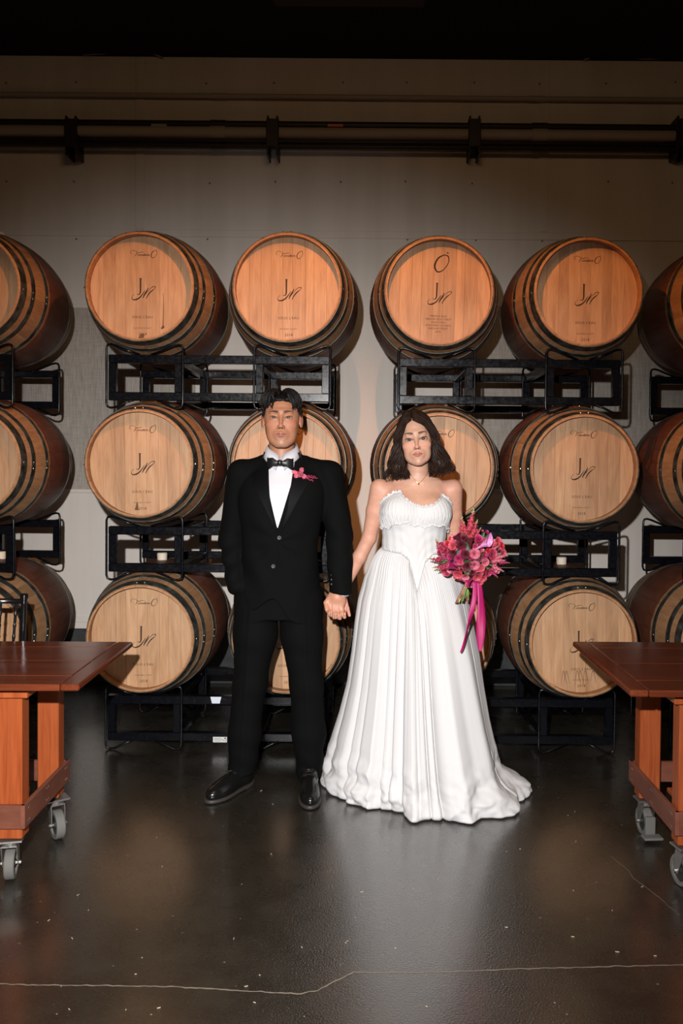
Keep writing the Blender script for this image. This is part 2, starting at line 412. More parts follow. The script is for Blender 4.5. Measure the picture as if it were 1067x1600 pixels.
def plank_mesh(x0, x1, y0=.060, y1=.080):
    Rr = .2606; b = MB(); g = .0002; bz = .0006; x0 += g; x1 -= g
    xs = [x0, x0 + bz] + [x0 + (x1 - x0) * q for q in (.1, .2, .35, .5, .65, .8, .9)] + [x1 - bz, x1]
    def z(x): return math.sqrt(max(Rr * Rr - x * x, 1e-6))
    F_ = [(x, y0 + (bz if i in (0, 10) else 0)) for i, x in enumerate(xs)]
    vs = []; n = 11; n2 = 22
    for s in (-1, 1):
        for (x, y) in F_: vs.append((x, y, s * z(x)))
    for s in (-1, 1):
        for (x, y) in F_: vs.append((x, y1, s * z(x)))
    fs = []
    for i in range(10):
        fs.append((i, i + 1, n + i + 1, n + i)); fs.append((n2 + i, n2 + n + i, n2 + n + i + 1, n2 + i + 1))
        fs.append((i, n2 + i, n2 + i + 1, i + 1)); fs.append((n + i, n + i + 1, n2 + n + i + 1, n2 + n + i))
    fs.append((0, n, n2 + n, n2)); fs.append((10, n2 + 10, n2 + 10 + n, 10 + n))
    b.add(vs, fs); return b.mesh('head_plank', M['head_oak'])
PLANKS = [plank_mesh(HB[i], HB[i + 1]) for i in range(9)]
def ring_mesh(t0, t1, th=.0022, n=72, mat=None):
    b = MB(); k = 4; prof = [(t0, RT(t0) + .0004)]
    for i in range(k + 1):
        t_ = t0 + (t1 - t0) * i / k; prof.append((t_, RT(t_) + th))
    prof.append((t1, RT(t1) + .0004)); rows = []
    for a_ in range(n):
        a = 2 * PI * a_ / n; rows.append([(r * math.sin(a), t_, r * math.cos(a)) for t_, r in prof])
    rows.append(rows[0]); b.grid(rows); me = b.mesh('hoop', mat or M['hoop']); autosmooth(me, 50); return me
HOOPS = [(0.0045, .052), (.092, .126), (.228, .261), (.689, .722), (.824, .858), (.898, .9455)]
HOOPM = [ring_mesh(a, c_) for a, c_ in HOOPS]
def rivet_mesh():
    b = MB()
    for (t0, t1), angs in zip(HOOPS[:3], ((-4, 4, 91, -91), (91, 97, -91), (90, 96, -90, -4, 5))):
        for a in angs:
            for tt in ((t0 * .6 + t1 * .4),):
                r = RT(tt) + .0022
                Mx = Matrix.Rotation(R(a), 4, 'Y') @ Matrix.Translation((0, tt, r - .0005))
                b.lathe([(.0052, 0), (.0045, .0025), (.0018, .004)], 8, Mx)
    return b.mesh('rivets', M['rivet'])
RIV = rivet_mesh()
b = MB(); b.lathe([(.245, 0), (.245, .02)], 48, Matrix.Translation((0, .905, 0)) @ Matrix.Rotation(-PI / 2, 4, 'X')); BACKH = b.mesh('back_head', M['head_oak'])
b = MB(); b.lathe([(.026, 0), (.028, .045), (.024, .05)], 20, Matrix.Translation((0, .475, RB - .012))); BUNG = b.mesh('bung', M['bung']); autosmooth(BUNG)
# writing burnt into the heads
def stroke(b, pts, wid, y=.0596, n=22):
    """smooth pen stroke through pts with widths"""
    P = [Vector((p[0], 0, p[1])) for p in pts]; out = []; m = len(P)
    for i in range(m - 1):
        p0, p1, p2, p3 = P[max(i - 1, 0)], P[i], P[i + 1], P[min(i + 2, m - 1)]
        q = max(3, n // (m - 1))
        for j in range(q):
            t_ = j / q
            out.append((.5 * ((2 * p1) + (-p0 + p2) * t_ + (2 * p0 - 5 * p1 + 4 * p2 - p3) * t_ ** 2 + (-p0 + 3 * p1 - 3 * p2 + p3) * t_ ** 3), wid[i] + (wid[i + 1] - wid[i]) * t_))
    out.append((P[-1], wid[-1])); rows = []
    for i, (p, w_) in enumerate(out):
        d_ = out[min(i + 1, len(out) - 1)][0] - out[max(i - 1, 0)][0]; nn_ = Vector((-d_.z, 0, d_.x))
        if nn_.length < 1e-9: nn_ = Vector((1, 0, 0))
        nn_ = nn_.normalized() * w_ / 2
        rows.append([(p.x - nn_.x, y + .0007, p.z - nn_.z), (p.x - nn_.x, y, p.z - nn_.z), (p.x + nn_.x, y, p.z + nn_.z), (p.x + nn_.x, y + .0007, p.z + nn_.z)])
    b.grid(rows)
def text_into(b, s, x, z, size, y=.0596, shear=0.0, space=1.0, bold=0.0):
    cu = bpy.data.curves.new('t', 'FONT'); cu.body = s; cu.size = size; cu.align_x = 'CENTER'; cu.shear = shear; cu.space_character = space
    cu.extrude = .0003; cu.resolution_u = 2; cu.offset = bold
    o = bpy.data.objects.new('t', cu); COL.objects.link(o)
    dg = bpy.context.evaluated_depsgraph_get(); me = bpy.data.meshes.new_from_object(o.evaluated_get(dg))
    b.add([(x + v.co.x, y - v.co.z, z + v.co.y) for v in me.vertices], [tuple(p.vertices) for p in me.polygons])
    bpy.data.objects.remove(o); bpy.data.curves.remove(cu); bpy.data.meshes.remove(me)
def letter_o(b, cx, cz, s):
    stroke(b, [(cx + .12 * s, cz + .50 * s), (cx - .22 * s, cz + .30 * s), (cx - .42 * s, cz - .15 * s), (cx - .25 * s, cz - .5 * s), (cx + .10 * s, cz - .38 * s), (cx + .38 * s, cz + .05 * s), (cx + .36 * s, cz + .42 * s), (cx + .12 * s, cz + .50 * s)], [.05 * s, .09 * s, .11 * s, .08 * s, .05 * s, .05 * s, .07 * s, .05 * s], n=40)
    stroke(b, [(cx + .30 * s, cz + .66 * s), (cx + .36 * s, cz + .58 * s)], [.10 * s, .05 * s], n=4)
def monogram(b):
    # the upright J
    stroke(b, [(-.0145, .050), (-.0085, .050), (-.0025, .050)], [.0025, .004, .0025], n=4)
    stroke(b, [(-.0085, .050), (-.0088, .02), (-.0092, -.012), (-.0125, -.026), (-.020, -.0305), (-.0275, -.026)], [.0075, .0072, .0068, .0052, .003, .0018], n=30)
    # the script M
    stroke(b, [(-.040, -.029), (-.052, -.040), (-.048, -.0545), (-.030, -.0545), (-.010, -.042), (.008, -.018), (.014, -.008)], [.0016, .0016, .004, .0072, .006, .0032, .0018], n=42)
    stroke(b, [(.030, .0045), (.022, -.012), (.010, -.032), (.003, -.048)], [.0022, .0058, .0062, .0024], n=24)
    stroke(b, [(.003, -.048), (.016, -.028), (.034, -.006), (.052, .009), (.066, .009), (.060, -.002)], [.0016, .0018, .002, .003, .0034, .0018], n=30)
    stroke(b, [(.060, -.002), (.044, -.014), (.030, -.030), (.019, -.050)], [.0022, .0056, .0052, .0028], n=24)
def lettering(kind):
    b = MB()
    if kind == 'big_o':
        letter_o(b, .012, .150, .085)
        b.cur = 1
        for i, s in enumerate(('FRENCH OAK', 'MEDIUM PLUS TOAST', 'SOUS L\'EAU', 'MONTEREY COUNTY', 'MEDIUM TOAST', '2018')):
            text_into(b, s, .004, -.118 - i * .0155, .0125, space=1.1)
    else:
        # the cooper's script line and the accented O
        stroke(b, [(-.052, .172), (-.060, .180), (-.052, .190), (-.036, .188), (-.020, .178), (-.004, .182), (.010, .181)], [.0012, .0018, .0016, .0014, .0022, .0022, .001], n=40)
        stroke(b, [(-.026, .180), (-.031, .170), (-.037, .160)], [.002, .003, .0012], n=10)
        text_into(b, 'onnellerie.', .006, .163, .0175, shear=.42, space=.86)
        letter_o(b, .059, .172, .036)
        b.cur = 1; text_into(b, "SOUS L'EAU", .002, -.148, .0172, space=1.16); text_into(b, 'MONTEREY COUNTY', .002, -.200, .0080, space=1.2); text_into(b, '2018', .002, -.233, .0185, space=1.12)
    return b.mesh('lettering', [M['ink'], M['ink_small']])
b = MB(); monogram(b); MONO = b.mesh('monogram', M['ink']); LET = lettering('script'); LETO = lettering('big_o')
def make_barrel():
    root = empty('wine_barrel')
    for k in range(NS):
        o = link('stave', STAVE, root); o.rotation_euler = (0, 2 * PI * k / NS, 0)
    for me in PLANKS: link('head_plank', me, root)
    for me in HOOPM: link('hoop', me, root)
    tag(link('rivets', RIV, root), kind='stuff')
    link('back_head', BACKH, root); link('bung', BUNG, root); link('monogram', MONO, root); tag(link('lettering', LET, root), kind='stuff')
    return root
proto = make_barrel(); used = False
ROWS = ('bottom', 'middle', 'top')
COLN = ('at the far left edge of the photo', 'in the second column, left of the groom', 'in the third column, behind the groom', 'in the fourth column, behind the bride', 'in the fifth column, right of the bride', 'at the far right edge of the photo')
HX = [(-50, -52, -53), (220, 218, 219), (447, 447, 449), (683, 686, 686), (910, 912, 918), (1146, 1158, 1172)]
HY = [(994, 720, 443), (996, 722, 446), (998, 723, 447), (1003, 730, 457), (1005, 732, 458), (1007, 735, 460)]
EXTRA = {(1, 0): 'shaded by the left table corner', (4, 0): 'partly hidden by the right table corner', (3, 2): 'with a large O above the monogram', (1, 2): 'with a dark drip stain low on its head', (0, 0): 'seen through the black chair back', (4, 1): 'directly above the one cut by the table corner'}
BY = 4.26; BAR = {}
for ci in range(6):
    for ri in range(3):
        o = proto if not used else copy_tree(proto); used = True
        p = at(HX[ci][ri], HY[ci][ri], BY + .02)
        zc = (.592, 1.462, 2.338)[ri] * .5 + p.z * .5
        o.location = (p.x, BY, zc); rr = random.Random(ci * 7 + ri); o.rotation_euler = (0, R(rr.uniform(-1.6, 1.6)), R(4.5) if ci == 0 else 0)
        st = rr.uniform(0, 2 * PI / NS)
        for k, ch in enumerate([c for c in o.children if c.name.startswith('stave')]): ch.rotation_euler = (0, 2 * PI * k / NS + st, 0)
        if (ci, ri) == (3, 2):
            for ch in o.children:
                if ch.name.startswith('lettering'): ch.data = LETO
        ex = EXTRA.get((ci, ri)); lab = 'oak wine barrel, %s row, %s' % (ROWS[ri], COLN[ci]) + (', ' + ex if ex else '')
        if len(lab.replace(',', '').split()) > 14: lab = 'oak wine barrel in the %s row %s' % (ROWS[ri], ex)
        tag(o, lab, 'barrel', 'oak wine barrels stacked on steel racks'); BAR[(ci, ri)] = o
# drip stain on one head
b = MB(); stroke(b, [(.105, -.02), (.1065, -.09), (.105, -.16), (.104, -.19)], [.0015, .003, .004, .006], n=16)
stroke(b, [(.095, -.2), (.104, -.193), (.110, -.188)], [.008, .012, .008], n=8)
stroke(b, [(-.012, -.252), (.0, -.236), (.008, -.228)], [.02, .022, .01], n=8)
b.build('drip_stain', M['ink_faint'], BAR[(1, 2)])
b = MB(); stroke(b, [(-.028, -.235), (-.026, -.215), (-.025, -.195)], [.022, .012, .004], n=12); b.build('drip_stain', M['ink_faint'], BAR[(1, 1)])
b = MB()
for i, x in enumerate((-.10, -.085, -.03, -.015, .01, .05)): stroke(b, [(x, -.225 + (i % 2) * .02), (x + .012, -.15), (x + .028, -.215)], [.001, .003, .0015], n=14)
b.build('wine_smear', M['ink_faint'], BAR[(4, 0)])

# ------------------------------------------------------------ steel barrel racks
def make_rack():
    root = empty('barrel_rack'); W = .562; yF, yR = 0.0, .655
    for y, dz in ((yF, -.010), (yR, -.019)):
        for z in (.245, .045):
            zz = z + (dz if z > .1 else 0); b = MB(); b.box((-W, y, zz), (W, y + .042, zz + .042), .003); b.build('rail', M['rack'], root)
        for x in (-.543, -.207, .207, .543):
            b = MB(); b.box((x - .019, y + .002, .087), (x + .019, y + .040, .245 + dz), .003); b.build('post', M['rack'], root)
        for (xe, s) in ((-.569, 1), (-.181, -1), (.181, 1), (.569, -1)):
            b = MB(); yy = y - .004 if abs(xe) > .5 else y - .006
            pts = [(xe + s * .165, .284), (xe + s * .10, .305), (xe + s * .045, .328), (xe + s * .022, .334), (xe + s * .006, .331), (xe, .315), (xe, .25), (xe, .10), (xe, .03), (xe + s * .006, .012), (xe + s * .022, .006), (xe + s * .045, .008), (xe + s * .10, .035), (xe + s * .15, .052)]
            b.tube([(px_, y + (-.006 if px_ == xe or 0 < i < 13 else .01), pz_ + ((-.006 if dz > -.015 else -.024) if pz_ > .2 else 0)) for i, (px_, pz_) in enumerate(pts)], .0062, 8)
            b.build('cradle_rod', M['rack'], root, True)
    for x in (-.207, .207):
        for z in (.232, .0455):
            b = MB(); b.box((x - .017, yF + .043, z - .006), (x + .017, yR - .001, z + .034), .003); b.build('cross_bar', M['rack'], root)
    return root
rk = make_rack(); first = True
COLR = ('at the left edge of the photo', 'left of centre, behind the groom', 'right of centre, behind the bride', 'at the right edge of the photo')
RX = [(-2.375, -2.375, -2.38), (-.765, -.763, -.765), (.705, .715, .718), (2.13, 2.185, 2.215)]
RZ = (0.0, .869, 1.745)
for ci in range(4):
    for ri in range(3):
        o = rk if first else copy_tree(rk); first = False
        zz = RZ[ri] + ((-.004, 0.0, -.006, -.008)[ci] if ri else 0)
        o.location = (RX[ci][ri], 4.375, zz)
        tag(o, 'black steel two-barrel rack under the %s barrels %s' % (ROWS[ri], COLR[ci]), 'rack', 'black steel barrel racks')
        if ci == 1 and ri == 0:
            p = at(337, 1094, 4.37); st_ = MB(); s0 = Vector((p.x - RX[1][0], -.0015, p.z))
            st_.add([s0 + Vector(v) for v in ((-.028, 0, .016), (.028, 0, .016), (.02, 0, -.018), (-.02, 0, -.018), (-.028, .001, .016), (.028, .001, .016), (.02, .001, -.018), (-.02, .001, -.018))], [(3, 2, 1, 0), (4, 5, 6, 7), (0, 1, 5, 4), (1, 2, 6, 5), (2, 3, 7, 6), (3, 0, 4, 7)])
            st_.build('paper_scrap', M['white_sticker'], o)
            p = at(343.5, 1156, 4.37); x0 = p.x - RX[1][0]; st_ = MB(); st_.box((x0 - .036, -.0018, p.z - .014), (x0 + .036, -.0002, p.z + .014))
            stk = st_.build('label_sticker', new_mat('sticker_paper', (.6, .6, .58), .55), o)
            st_ = MB()
            for q in range(3): st_.box((x0 - .03, -.0022, p.z + .006 - q * .007), (x0 + .004, -.0018, p.z + .0075 - q * .007))
            rs = random.Random(5)
            for q in range(7): xx = x0 + rs.uniform(.006, .03); z_ = p.z + rs.uniform(-.01, .008); st_.box((xx, -.0022, z_), (xx + .005, -.0018, z_ + .004))
            st_.build('print', M['ink'], stk)

# ------------------------------------------------------------ tables on casters
def caster(parent, x, y, ang, braked):
    cr = empty('caster', (x, y, 0), ang, parent)
    b = MB(); b.box((-.045, -.035, .146), (.045, .035, .153), .001); b.lathe([(.028, 0), (.03, .006), (.022, .014)], 16, Matrix.Translation((0, 0, .132)))
    for s in (-1, 1):
        Mx = Matrix.Translation((0, 0, 0))
        vs = [(s * .024, -.026, .134), (s * .024, .026, .134), (s * .024, .034, .052), (s * .024, .012, .045), (s * .027, -.026, .134), (s * .027, .026, .134), (s * .027, .034, .052), (s * .027, .012, .045)]
        b.add(vs, [(0, 1, 2, 3), (7, 6, 5, 4), (0, 4, 5, 1), (1, 5, 6, 2), (2, 6, 7, 3), (3, 7, 4, 0)])
    b.box((-.027, -.028, .128), (.027, .028, .134), .001); b.tube([(-.034, .022, .055), (.034, .022, .055)], .006, 10)
    b.build('caster_fork', M['caster'], cr)
    Mx = Matrix.Translation((0, .022, .055)) @ Matrix.Rotation(PI / 2, 4, 'Y')
    b = MB(); b.lathe([(.040, -.017), (.052, -.017), (.055, -.013), (.055, .013), (.052, .017), (.040, .017)], 32, Mx, closed=True); o = b.build('wheel', M['tyre'], cr); autosmooth(o.data)
    b = MB(); b.lathe([(.014, -.016), (.014, .016)], 16, Mx); b.lathe([(.040, -.010), (.040, .010)], 24, Mx)
    for k in range(5): b.tube([Mx @ Vector((0, 0, 0)), Mx @ Vector((.04 * math.cos(k * 1.2566), .04 * math.sin(k * 1.2566), 0))], .006, 6)
    b.build('wheel_core', M['tyre_core'], cr)
    if braked:
        b = MB(); b.box((-.038, -.075, .012), (.038, -.030, .022), .003); b.box((-.02, -.04, .02), (.02, -.022, .09), .003); b.build('brake_pedal', M['tyre'], cr)
    return cr
def make_table(side):
    # local: x grows away from the couple's aisle edge (edge at 0); y from front edge
    D = .71 if side < 0 else .81; L = 1.75; T0, T1 = .697, .72
    root = empty('rolling_table', (-.967, 2.87, 0) if side < 0 else (.884, 2.858, 0), R(1.0) if side < 0 else 0)
    sg = -1 if side < 0 else 1
    def bx(name, x0, x1, y0, y1, z0, z1, mat, bev=.003, par=None):
        b = MB(); lo = min(sg * x0, sg * x1); hi = max(sg * x0, sg * x1); b.box((lo, y0, z0), (hi, y1, z1), bev); return b.build(name, mat, par or root)
    bx('end_board', 0, .064, 0, D, T0, T1, M['table_end'], .005)
    seams = [0, .14 * D / .81, .405 * D / .81, .685 * D / .81, D]
    for a, c_ in zip(seams[:-1], seams[1:]): bx('plank', .0655, L, a + .0008, c_ - .0008, T0, T1, M['table_top'], .0025)
    ix = .205 if side < 0 else .182
    y_n, y_f = .06, (.53 if side < 0 else .585)
    for x in (ix + .015, L - .3):
        for y, nm in ((y_n + .018, 'n'), (y_f - .085, 'f')):
            b = MB(); lo = min(sg * x, sg * (x + .082)); b.box((lo, y, .16), (lo + .082, y + .068, .656), .004); b.build('leg', M['leg_wood'], root)
            caster(root, sg * (x + .041) + (.022 if side < 0 and nm == 'f' else (-.012 if side < 0 else 0)), y + .03 + (.0 if nm == 'n' else .0), (R(-145) if side < 0 else R(5)) if nm == 'f' else R(12), side > 0 and nm == 'f')
    bx('cleat', ix - .01, L - .2, y_n, y_n + .1, .656, .696, M['leg_wood'])
    bx('cleat', ix - .01, L - .2, y_f - .115, y_f - .01, .656, .696, M['leg_wood'])
    bx('bottom_rail', ix, L - .19, y_n, y_n + .016, .203, .285, M['skirt'], .002)
    bx('bottom_rail', ix, L - .19, y_f - .016, y_f, .203, .285, M['skirt'], .002)
    sr = bx('side_rail', ix - .002, ix + .014, y_n - .001, y_f + .001, .203, .285, M['skirt'], .002)
    bx('side_rail', L - .2, L - .184, y_n, y_f, .203, .285, M['skirt'], .002)
    bx('stretcher_board', ix + .1, L - .3, y_n + .15, y_f - .15, .215, .232, M['leg_wood'], .002)
    bx('top_slide', .06, .135, .10, .14, .688, .6965, M['caster'], .001)
    b = MB()
    for yy in (y_n + .035, y_n + .05, (y_n + y_f) / 2 - .02, (y_n + y_f) / 2, y_f - .05, y_f - .035):
        for z in (.222, .266): b.lathe([(.0035, 0), (.0035, .0015)], 6, Matrix.Translation((sg * (ix - .002) - (sg * .0015), yy, z)) @ Matrix.Rotation(sg * PI / 2, 4, 'Y'))
    tag(b.build('nails', M['rivet'], sr), kind='stuff')
    return root
t1 = make_table(-1); tag(t1, 'mahogany-topped wooden table on casters at the left edge, black chair behind it', 'table', 'rolling wooden tables')
t2 = make_table(1); tag(t2, 'mahogany-topped wooden table on casters at the right edge', 'table', 'rolling wooden tables')
# ------------------------------------------------------------ black ballroom chair behind the left table
ch = empty('ballroom_chair', (-1.70, 3.70, 0))
W2 = .205
def bead(b, p0, p1, r, beads, n=10):
    P = []; Rr = []; p0 = Vector(p0); p1 = Vector(p1); N = 60
    for i in range(N + 1):
        f_ = i / N; rr = r
        for (c_, wd, k_) in beads: rr += r * k_ * math.exp(-((f_ - c_) / wd) ** 2)
        P.append(p0.lerp(p1, f_)); Rr.append(rr)
    b.tube(P, Rr, n)
for s in (-1, 1):
    b = MB(); bead(b, (s * W2 * .92, -.005, .002), (s * W2, .03, .895), .0135, ((.99, .012, .45), (.5, .01, .25), (.25, .01, .25), (.75, .008, .2))); b.build('back_post', M['black_chair'], ch, True)
    b = MB(); bead(b, (s * W2 * .96, -.275, .002), (s * W2 * .96, -.275, .44), .0145, ((.3, .02, .3), (.8, .02, .3))); b.build('front_leg', M['black_chair'], ch, True)
for i in range(6):
    f_ = -1 + 2 * (i + .5) / 6
    b = MB(); bead(b, (f_ * W2 * .95, .012, .66), (f_ * W2, .029, .855), .0062, ((.25, .03, .35), (.5, .02, .35), (.75, .03, .35))); b.build('spindle', M['black_chair'], ch, True)
for z, yy in ((.862, .028), (.80, .024), (.665, .012)):
    if z == .80: continue
    b = MB(); b.tube([(-W2, yy, z), (0, yy + .012, z), (W2, yy, z)], .0115, 10); b.build('back_rail', M['black_chair'], ch, True)
for z in (.18, .30):
    for y in (-.275, 0): b = MB(); b.tube([(-W2 * .95, y, z), (W2 * .95, y, z)], .009, 8); b.build('rung', M['black_chair'], ch, True)
    for s in (-1, 1): b = MB(); b.tube([(s * W2 * .95, -.275, z + .03), (s * W2 * .95, 0, z + .03)], .009, 8); b.build('rung', M['black_chair'], ch, True)
b = MB(); b.box((-W2, -.295, .435), (W2, .02, .46), .01); b.build('seat', M['black_chair'], ch)
tag(ch, 'black spindle-backed ballroom chair behind the left table', 'chair')
# added unseen baffle above the frame: keeps the warm spot off couple and upper wall
hd = empty('lamp_baffle', (-.08, 2.93, 3.17))
b = MB(); b.box((-.26, -.14, -.112), (.26, .082, -.106)); b.box((-.16, -.14, -.106), (.16, -.134, .10)); b.box((-.16, -.14, .10), (.16, .11, .106)); b.box((-.30, .10, -.041), (.30, .108, .10)); b.build('baffle_plates', M['ceiling'], hd)
b = MB(); b.tube([(0, -.05, .106), (0, -.05, 1.004)], .008, 8); b.build('stem', M['ceiling'], hd)
tag(hd, 'added black baffle above the frame, limiting the warm spot to the top barrels', 'lamp')
# ------------------------------------------------------------ two bare pendant bulbs above the frame (their shadows fall on the wall)
for px, lab in ((243, 'left'), (617, 'right')):
    tw = at(px, 118, WY); fl_ = Vector((-.18, .02, 1.76)); p = fl_ + (tw - fl_) * .30
    pr = empty('pendant_bulb', p)
    b = MB(); b.lathe([(.004, .022), (.010, .016), (.0175, .0), (.0185, -.010), (.014, -.022), (.004, -.028)], 20); g = b.build('bulb', new_mat('amber_bulb', (.25, .1, .03), .15, 0), pr, True)
    b = MB(); b.lathe([(.009, .020), (.010, .05), (.005, .056)], 14); b.build('socket', M['dark_pipe'], pr)
    b = MB(); b.tube([(0, 0, .05), (0, 0, 4.175 - p.z)], .0025, 6); b.build('cord', M['dark_pipe'], pr)
    tag(pr, 'small unlit pendant bulb on a cord above the frame, %s one of two' % lab, 'lamp')
# ------------------------------------------------------------ implicit surfaces (bodies and cloth), meshed with surface nets
A3 = lambda *p: np.array(p, dtype=np.float64)
def ln(p): return np.sqrt((p * p).sum(-1))
def cap(P, a, b_, r1, r2=None):
    a = np.asarray(a, float); b_ = np.asarray(b_, float); r2 = r1 if r2 is None else r2; ab = b_ - a
    t_ = np.clip(((P - a) @ ab) / (ab @ ab + 1e-12), 0, 1)
    return ln(P - a - t_[:, None] * ab) - (r1 + (r2 - r1) * t_)
def ell(P, c, r, M_=None):
    q = P - np.asarray(c, float)
    if M_ is not None: q = q @ M_
    r = np.asarray(r, float); k0 = ln(q / r); k1 = ln(q / (r * r)) + 1e-9
    return k0 * (k0 - 1) / k1
def smin(a, b_, k):
    h_ = np.clip(.5 + .5 * (b_ - a) / k, 0, 1); return b_ + (a - b_) * h_ - k * h_ * (1 - h_)
def smax(a, b_, k): return -smin(-a, -b_, k)
def rotm(ax, ang):
    return np.array(Matrix.Rotation(ang, 3, ax))
def chain(P, pts, rads, k=.0, sc=None):
    d_ = None
    for i in range(len(pts) - 1):
        e = cap(P, pts[i], pts[i + 1], rads[i], rads[i + 1]); d_ = e if d_ is None else (smin(d_, e, k) if k > 0 else np.minimum(d_, e))
    return d_
def profile(P, tab, n=2.2, ends=.02):
    """stack of superellipses; tab rows: z, cx, cy, half width, half depth"""
    tab = np.array(sorted(tab)); z = P[:, 2]; zz = np.linspace(tab[0, 0], tab[-1, 0], 200)
    cols = []
    for j in range(1, 5):
        c_ = np.interp(zz, tab[:, 0], tab[:, j]); pad = np.pad(c_, 9, mode='edge'); c_ = np.convolve(pad, np.ones(19) / 19, 'valid'); cols.append(np.interp(z, zz, c_))
    cx, cy, a, b_ = cols
    q = (np.abs((P[:, 0] - cx) / a) ** n + np.abs((P[:, 1] - cy) / b_) ** n) ** (1 / n)
    d_ = (q - 1) * np.minimum(a, b_) * .9
    return np.maximum(d_, np.maximum(tab[0, 0] - z, z - tab[-1, 0]) + 0.0)
def sdf_mesh(f, lo, hi, h, B=10, newton=2):
    lo = np.array(lo, float); hi = np.array(hi, float)
    n = np.ceil((hi - lo) / h).astype(int) + 1; nb = np.ceil(n / B).astype(int); n = nb * B
    vals = np.empty(n, np.float32)
    bc = np.stack(np.meshgrid(*[np.arange(k_) for k_ in nb], indexing='ij'), -1).reshape(-1, 3)
    cen = lo + (bc * B + (B - 1) / 2) * h; dv = f(cen); near = np.abs(dv) < B * h * 1.25
    loc = np.stack(np.meshgrid(*[np.arange(B)] * 3, indexing='ij'), -1).reshape(-1, 3)
    V = vals.reshape(nb[0], B, nb[1], B, nb[2], B)
    for (i, j, k), d_ in zip(bc[~near], dv[~near]): V[i, :, j, :, k, :] = d_
    act = bc[near]
    for s in range(0, len(act), 300):
        a = act[s:s + 300]; pts = lo + (a[:, None, :] * B + loc[None]) * h
        r_ = f(pts.reshape(-1, 3)).reshape(len(a), B, B, B)
        for q, (i, j, k) in enumerate(a): V[i, :, j, :, k, :] = r_[q]
    S = vals < 0
    c8 = [S[i:S.shape[0] - 1 + i, j:S.shape[1] - 1 + j, k:S.shape[2] - 1 + k] for i in (0, 1) for j in (0, 1) for k in (0, 1)]
    cnt = sum(c.astype(np.int8) for c in c8); mixed = (cnt > 0) & (cnt < 8)
    cells = np.argwhere(mixed); idx = -np.ones(mixed.shape, np.int64); idx[tuple(cells.T)] = np.arange(len(cells))
    off = np.array([(i, j, k) for i in (0, 1) for j in (0, 1) for k in (0, 1)])
    cv = np.stack([vals[tuple((cells + o).T)] for o in off], 1)
    acc = np.zeros((len(cells), 3)); num = np.zeros(len(cells))
    for a in range(8):
        for b_ in range(a + 1, 8):
            if np.abs(off[a] - off[b_]).sum() != 1: continue
            x = (cv[:, a] < 0) != (cv[:, b_] < 0); t_ = cv[:, a] / (cv[:, a] - cv[:, b_] + 1e-20)
            p = off[a] + (off[b_] - off[a]) * t_[:, None]; acc[x] += p[x]; num[x] += 1
    vert = lo + (cells + acc / num[:, None]) * h
    faces = []
    for ax in range(3):
        sl0 = [slice(None)] * 3; sl1 = [slice(None)] * 3; sl0[ax] = slice(0, -1); sl1[ax] = slice(1, None)
        a_, b_ = S[tuple(sl0)], S[tuple(sl1)]; ed = np.argwhere(a_ != b_); u, v = [(1, 2), (2, 0), (0, 1)][ax]
        ok = (ed[:, u] > 0) & (ed[:, v] > 0) & (ed[:, u] < mixed.shape[u]) & (ed[:, v] < mixed.shape[v]) & (ed[:, ax] < mixed.shape[ax]); ed = ed[ok]
        eu = np.zeros(3, int); ev = np.zeros(3, int); eu[u] = 1; ev[v] = 1
        q = np.stack([idx[tuple((ed - eu - ev).T)], idx[tuple((ed - ev).T)], idx[tuple(ed.T)], idx[tuple((ed - eu).T)]], 1)
        flip = ~a_[tuple(ed.T)]; q[flip] = q[flip][:, ::-1]; faces.append(q)
    faces = np.concatenate(faces); faces = faces[(faces >= 0).all(1)]
    for _ in range(newton):
        e = h * .4; d0 = f(vert); g = np.stack([f(vert + np.eye(3)[i] * e) - f(vert - np.eye(3)[i] * e) for i in range(3)], 1) / (2 * e)
        g2 = (g * g).sum(1) + 1e-6; stp = (d0 / g2)[:, None] * g; l_ = ln(stp)[:, None]; stp *= np.minimum(1, .6 * h / (l_ + 1e-12)); vert = vert - stp
    return vert, faces
def clip_faces(vf, above=None, below=None):
    v, f_ = vf; z = v[:, 2][f_]; k_ = np.ones(len(f_), bool)
    if above is not None: k_ &= z.min(1) >= above
    if below is not None: k_ &= z.max(1) <= below
    return v, f_[k_]
def np_mesh(name, V, Fc, mat, smooth=True):
    me = bpy.data.meshes.new(name); me.vertices.add(len(V)); me.vertices.foreach_set('co', V.astype(np.float32).ravel())
    k_ = Fc.shape[1]; me.loops.add(Fc.size); me.loops.foreach_set('vertex_index', Fc.astype(np.int32).ravel())
    me.polygons.add(len(Fc)); me.polygons.foreach_set('loop_start', np.arange(0, Fc.size, k_, dtype=np.int32))
    me.polygons.foreach_set('loop_total', np.full(len(Fc), k_, np.int32))
    for m_ in (mat if isinstance(mat, (list, tuple)) else [mat]): me.materials.append(m_)
    me.update(calc_edges=True); me.polygons.foreach_set('use_smooth', np.ones(len(Fc), bool)); me.update(); return me
def set_col(me, C):
    a = me.color_attributes.new('tone', 'FLOAT_COLOR', 'POINT'); c4 = np.ones((len(C), 4), np.float32); c4[:, :3] = C; a.data.foreach_set('color', c4.ravel())
def join_np(parts):
    V = []; Fc = []; n = 0
    for v, f_ in parts: V.append(v); Fc.append(f_ + n); n += len(v)
    return np.concatenate(V), np.concatenate(Fc)
def grad(f, P, e=.002):
    g = np.stack([f(P + np.eye(3)[i] * e) - f(P - np.eye(3)[i] * e) for i in range(3)], 1); return g / (ln(g)[:, None] + 1e-9)
def push_out(f, P, m):
    for _ in range(3):
        d_ = f(P); x = d_ < m
        if not x.any(): break
        P = P.copy(); P[x] += grad(f, P[x]) * (m - d_[x])[:, None]
    return P
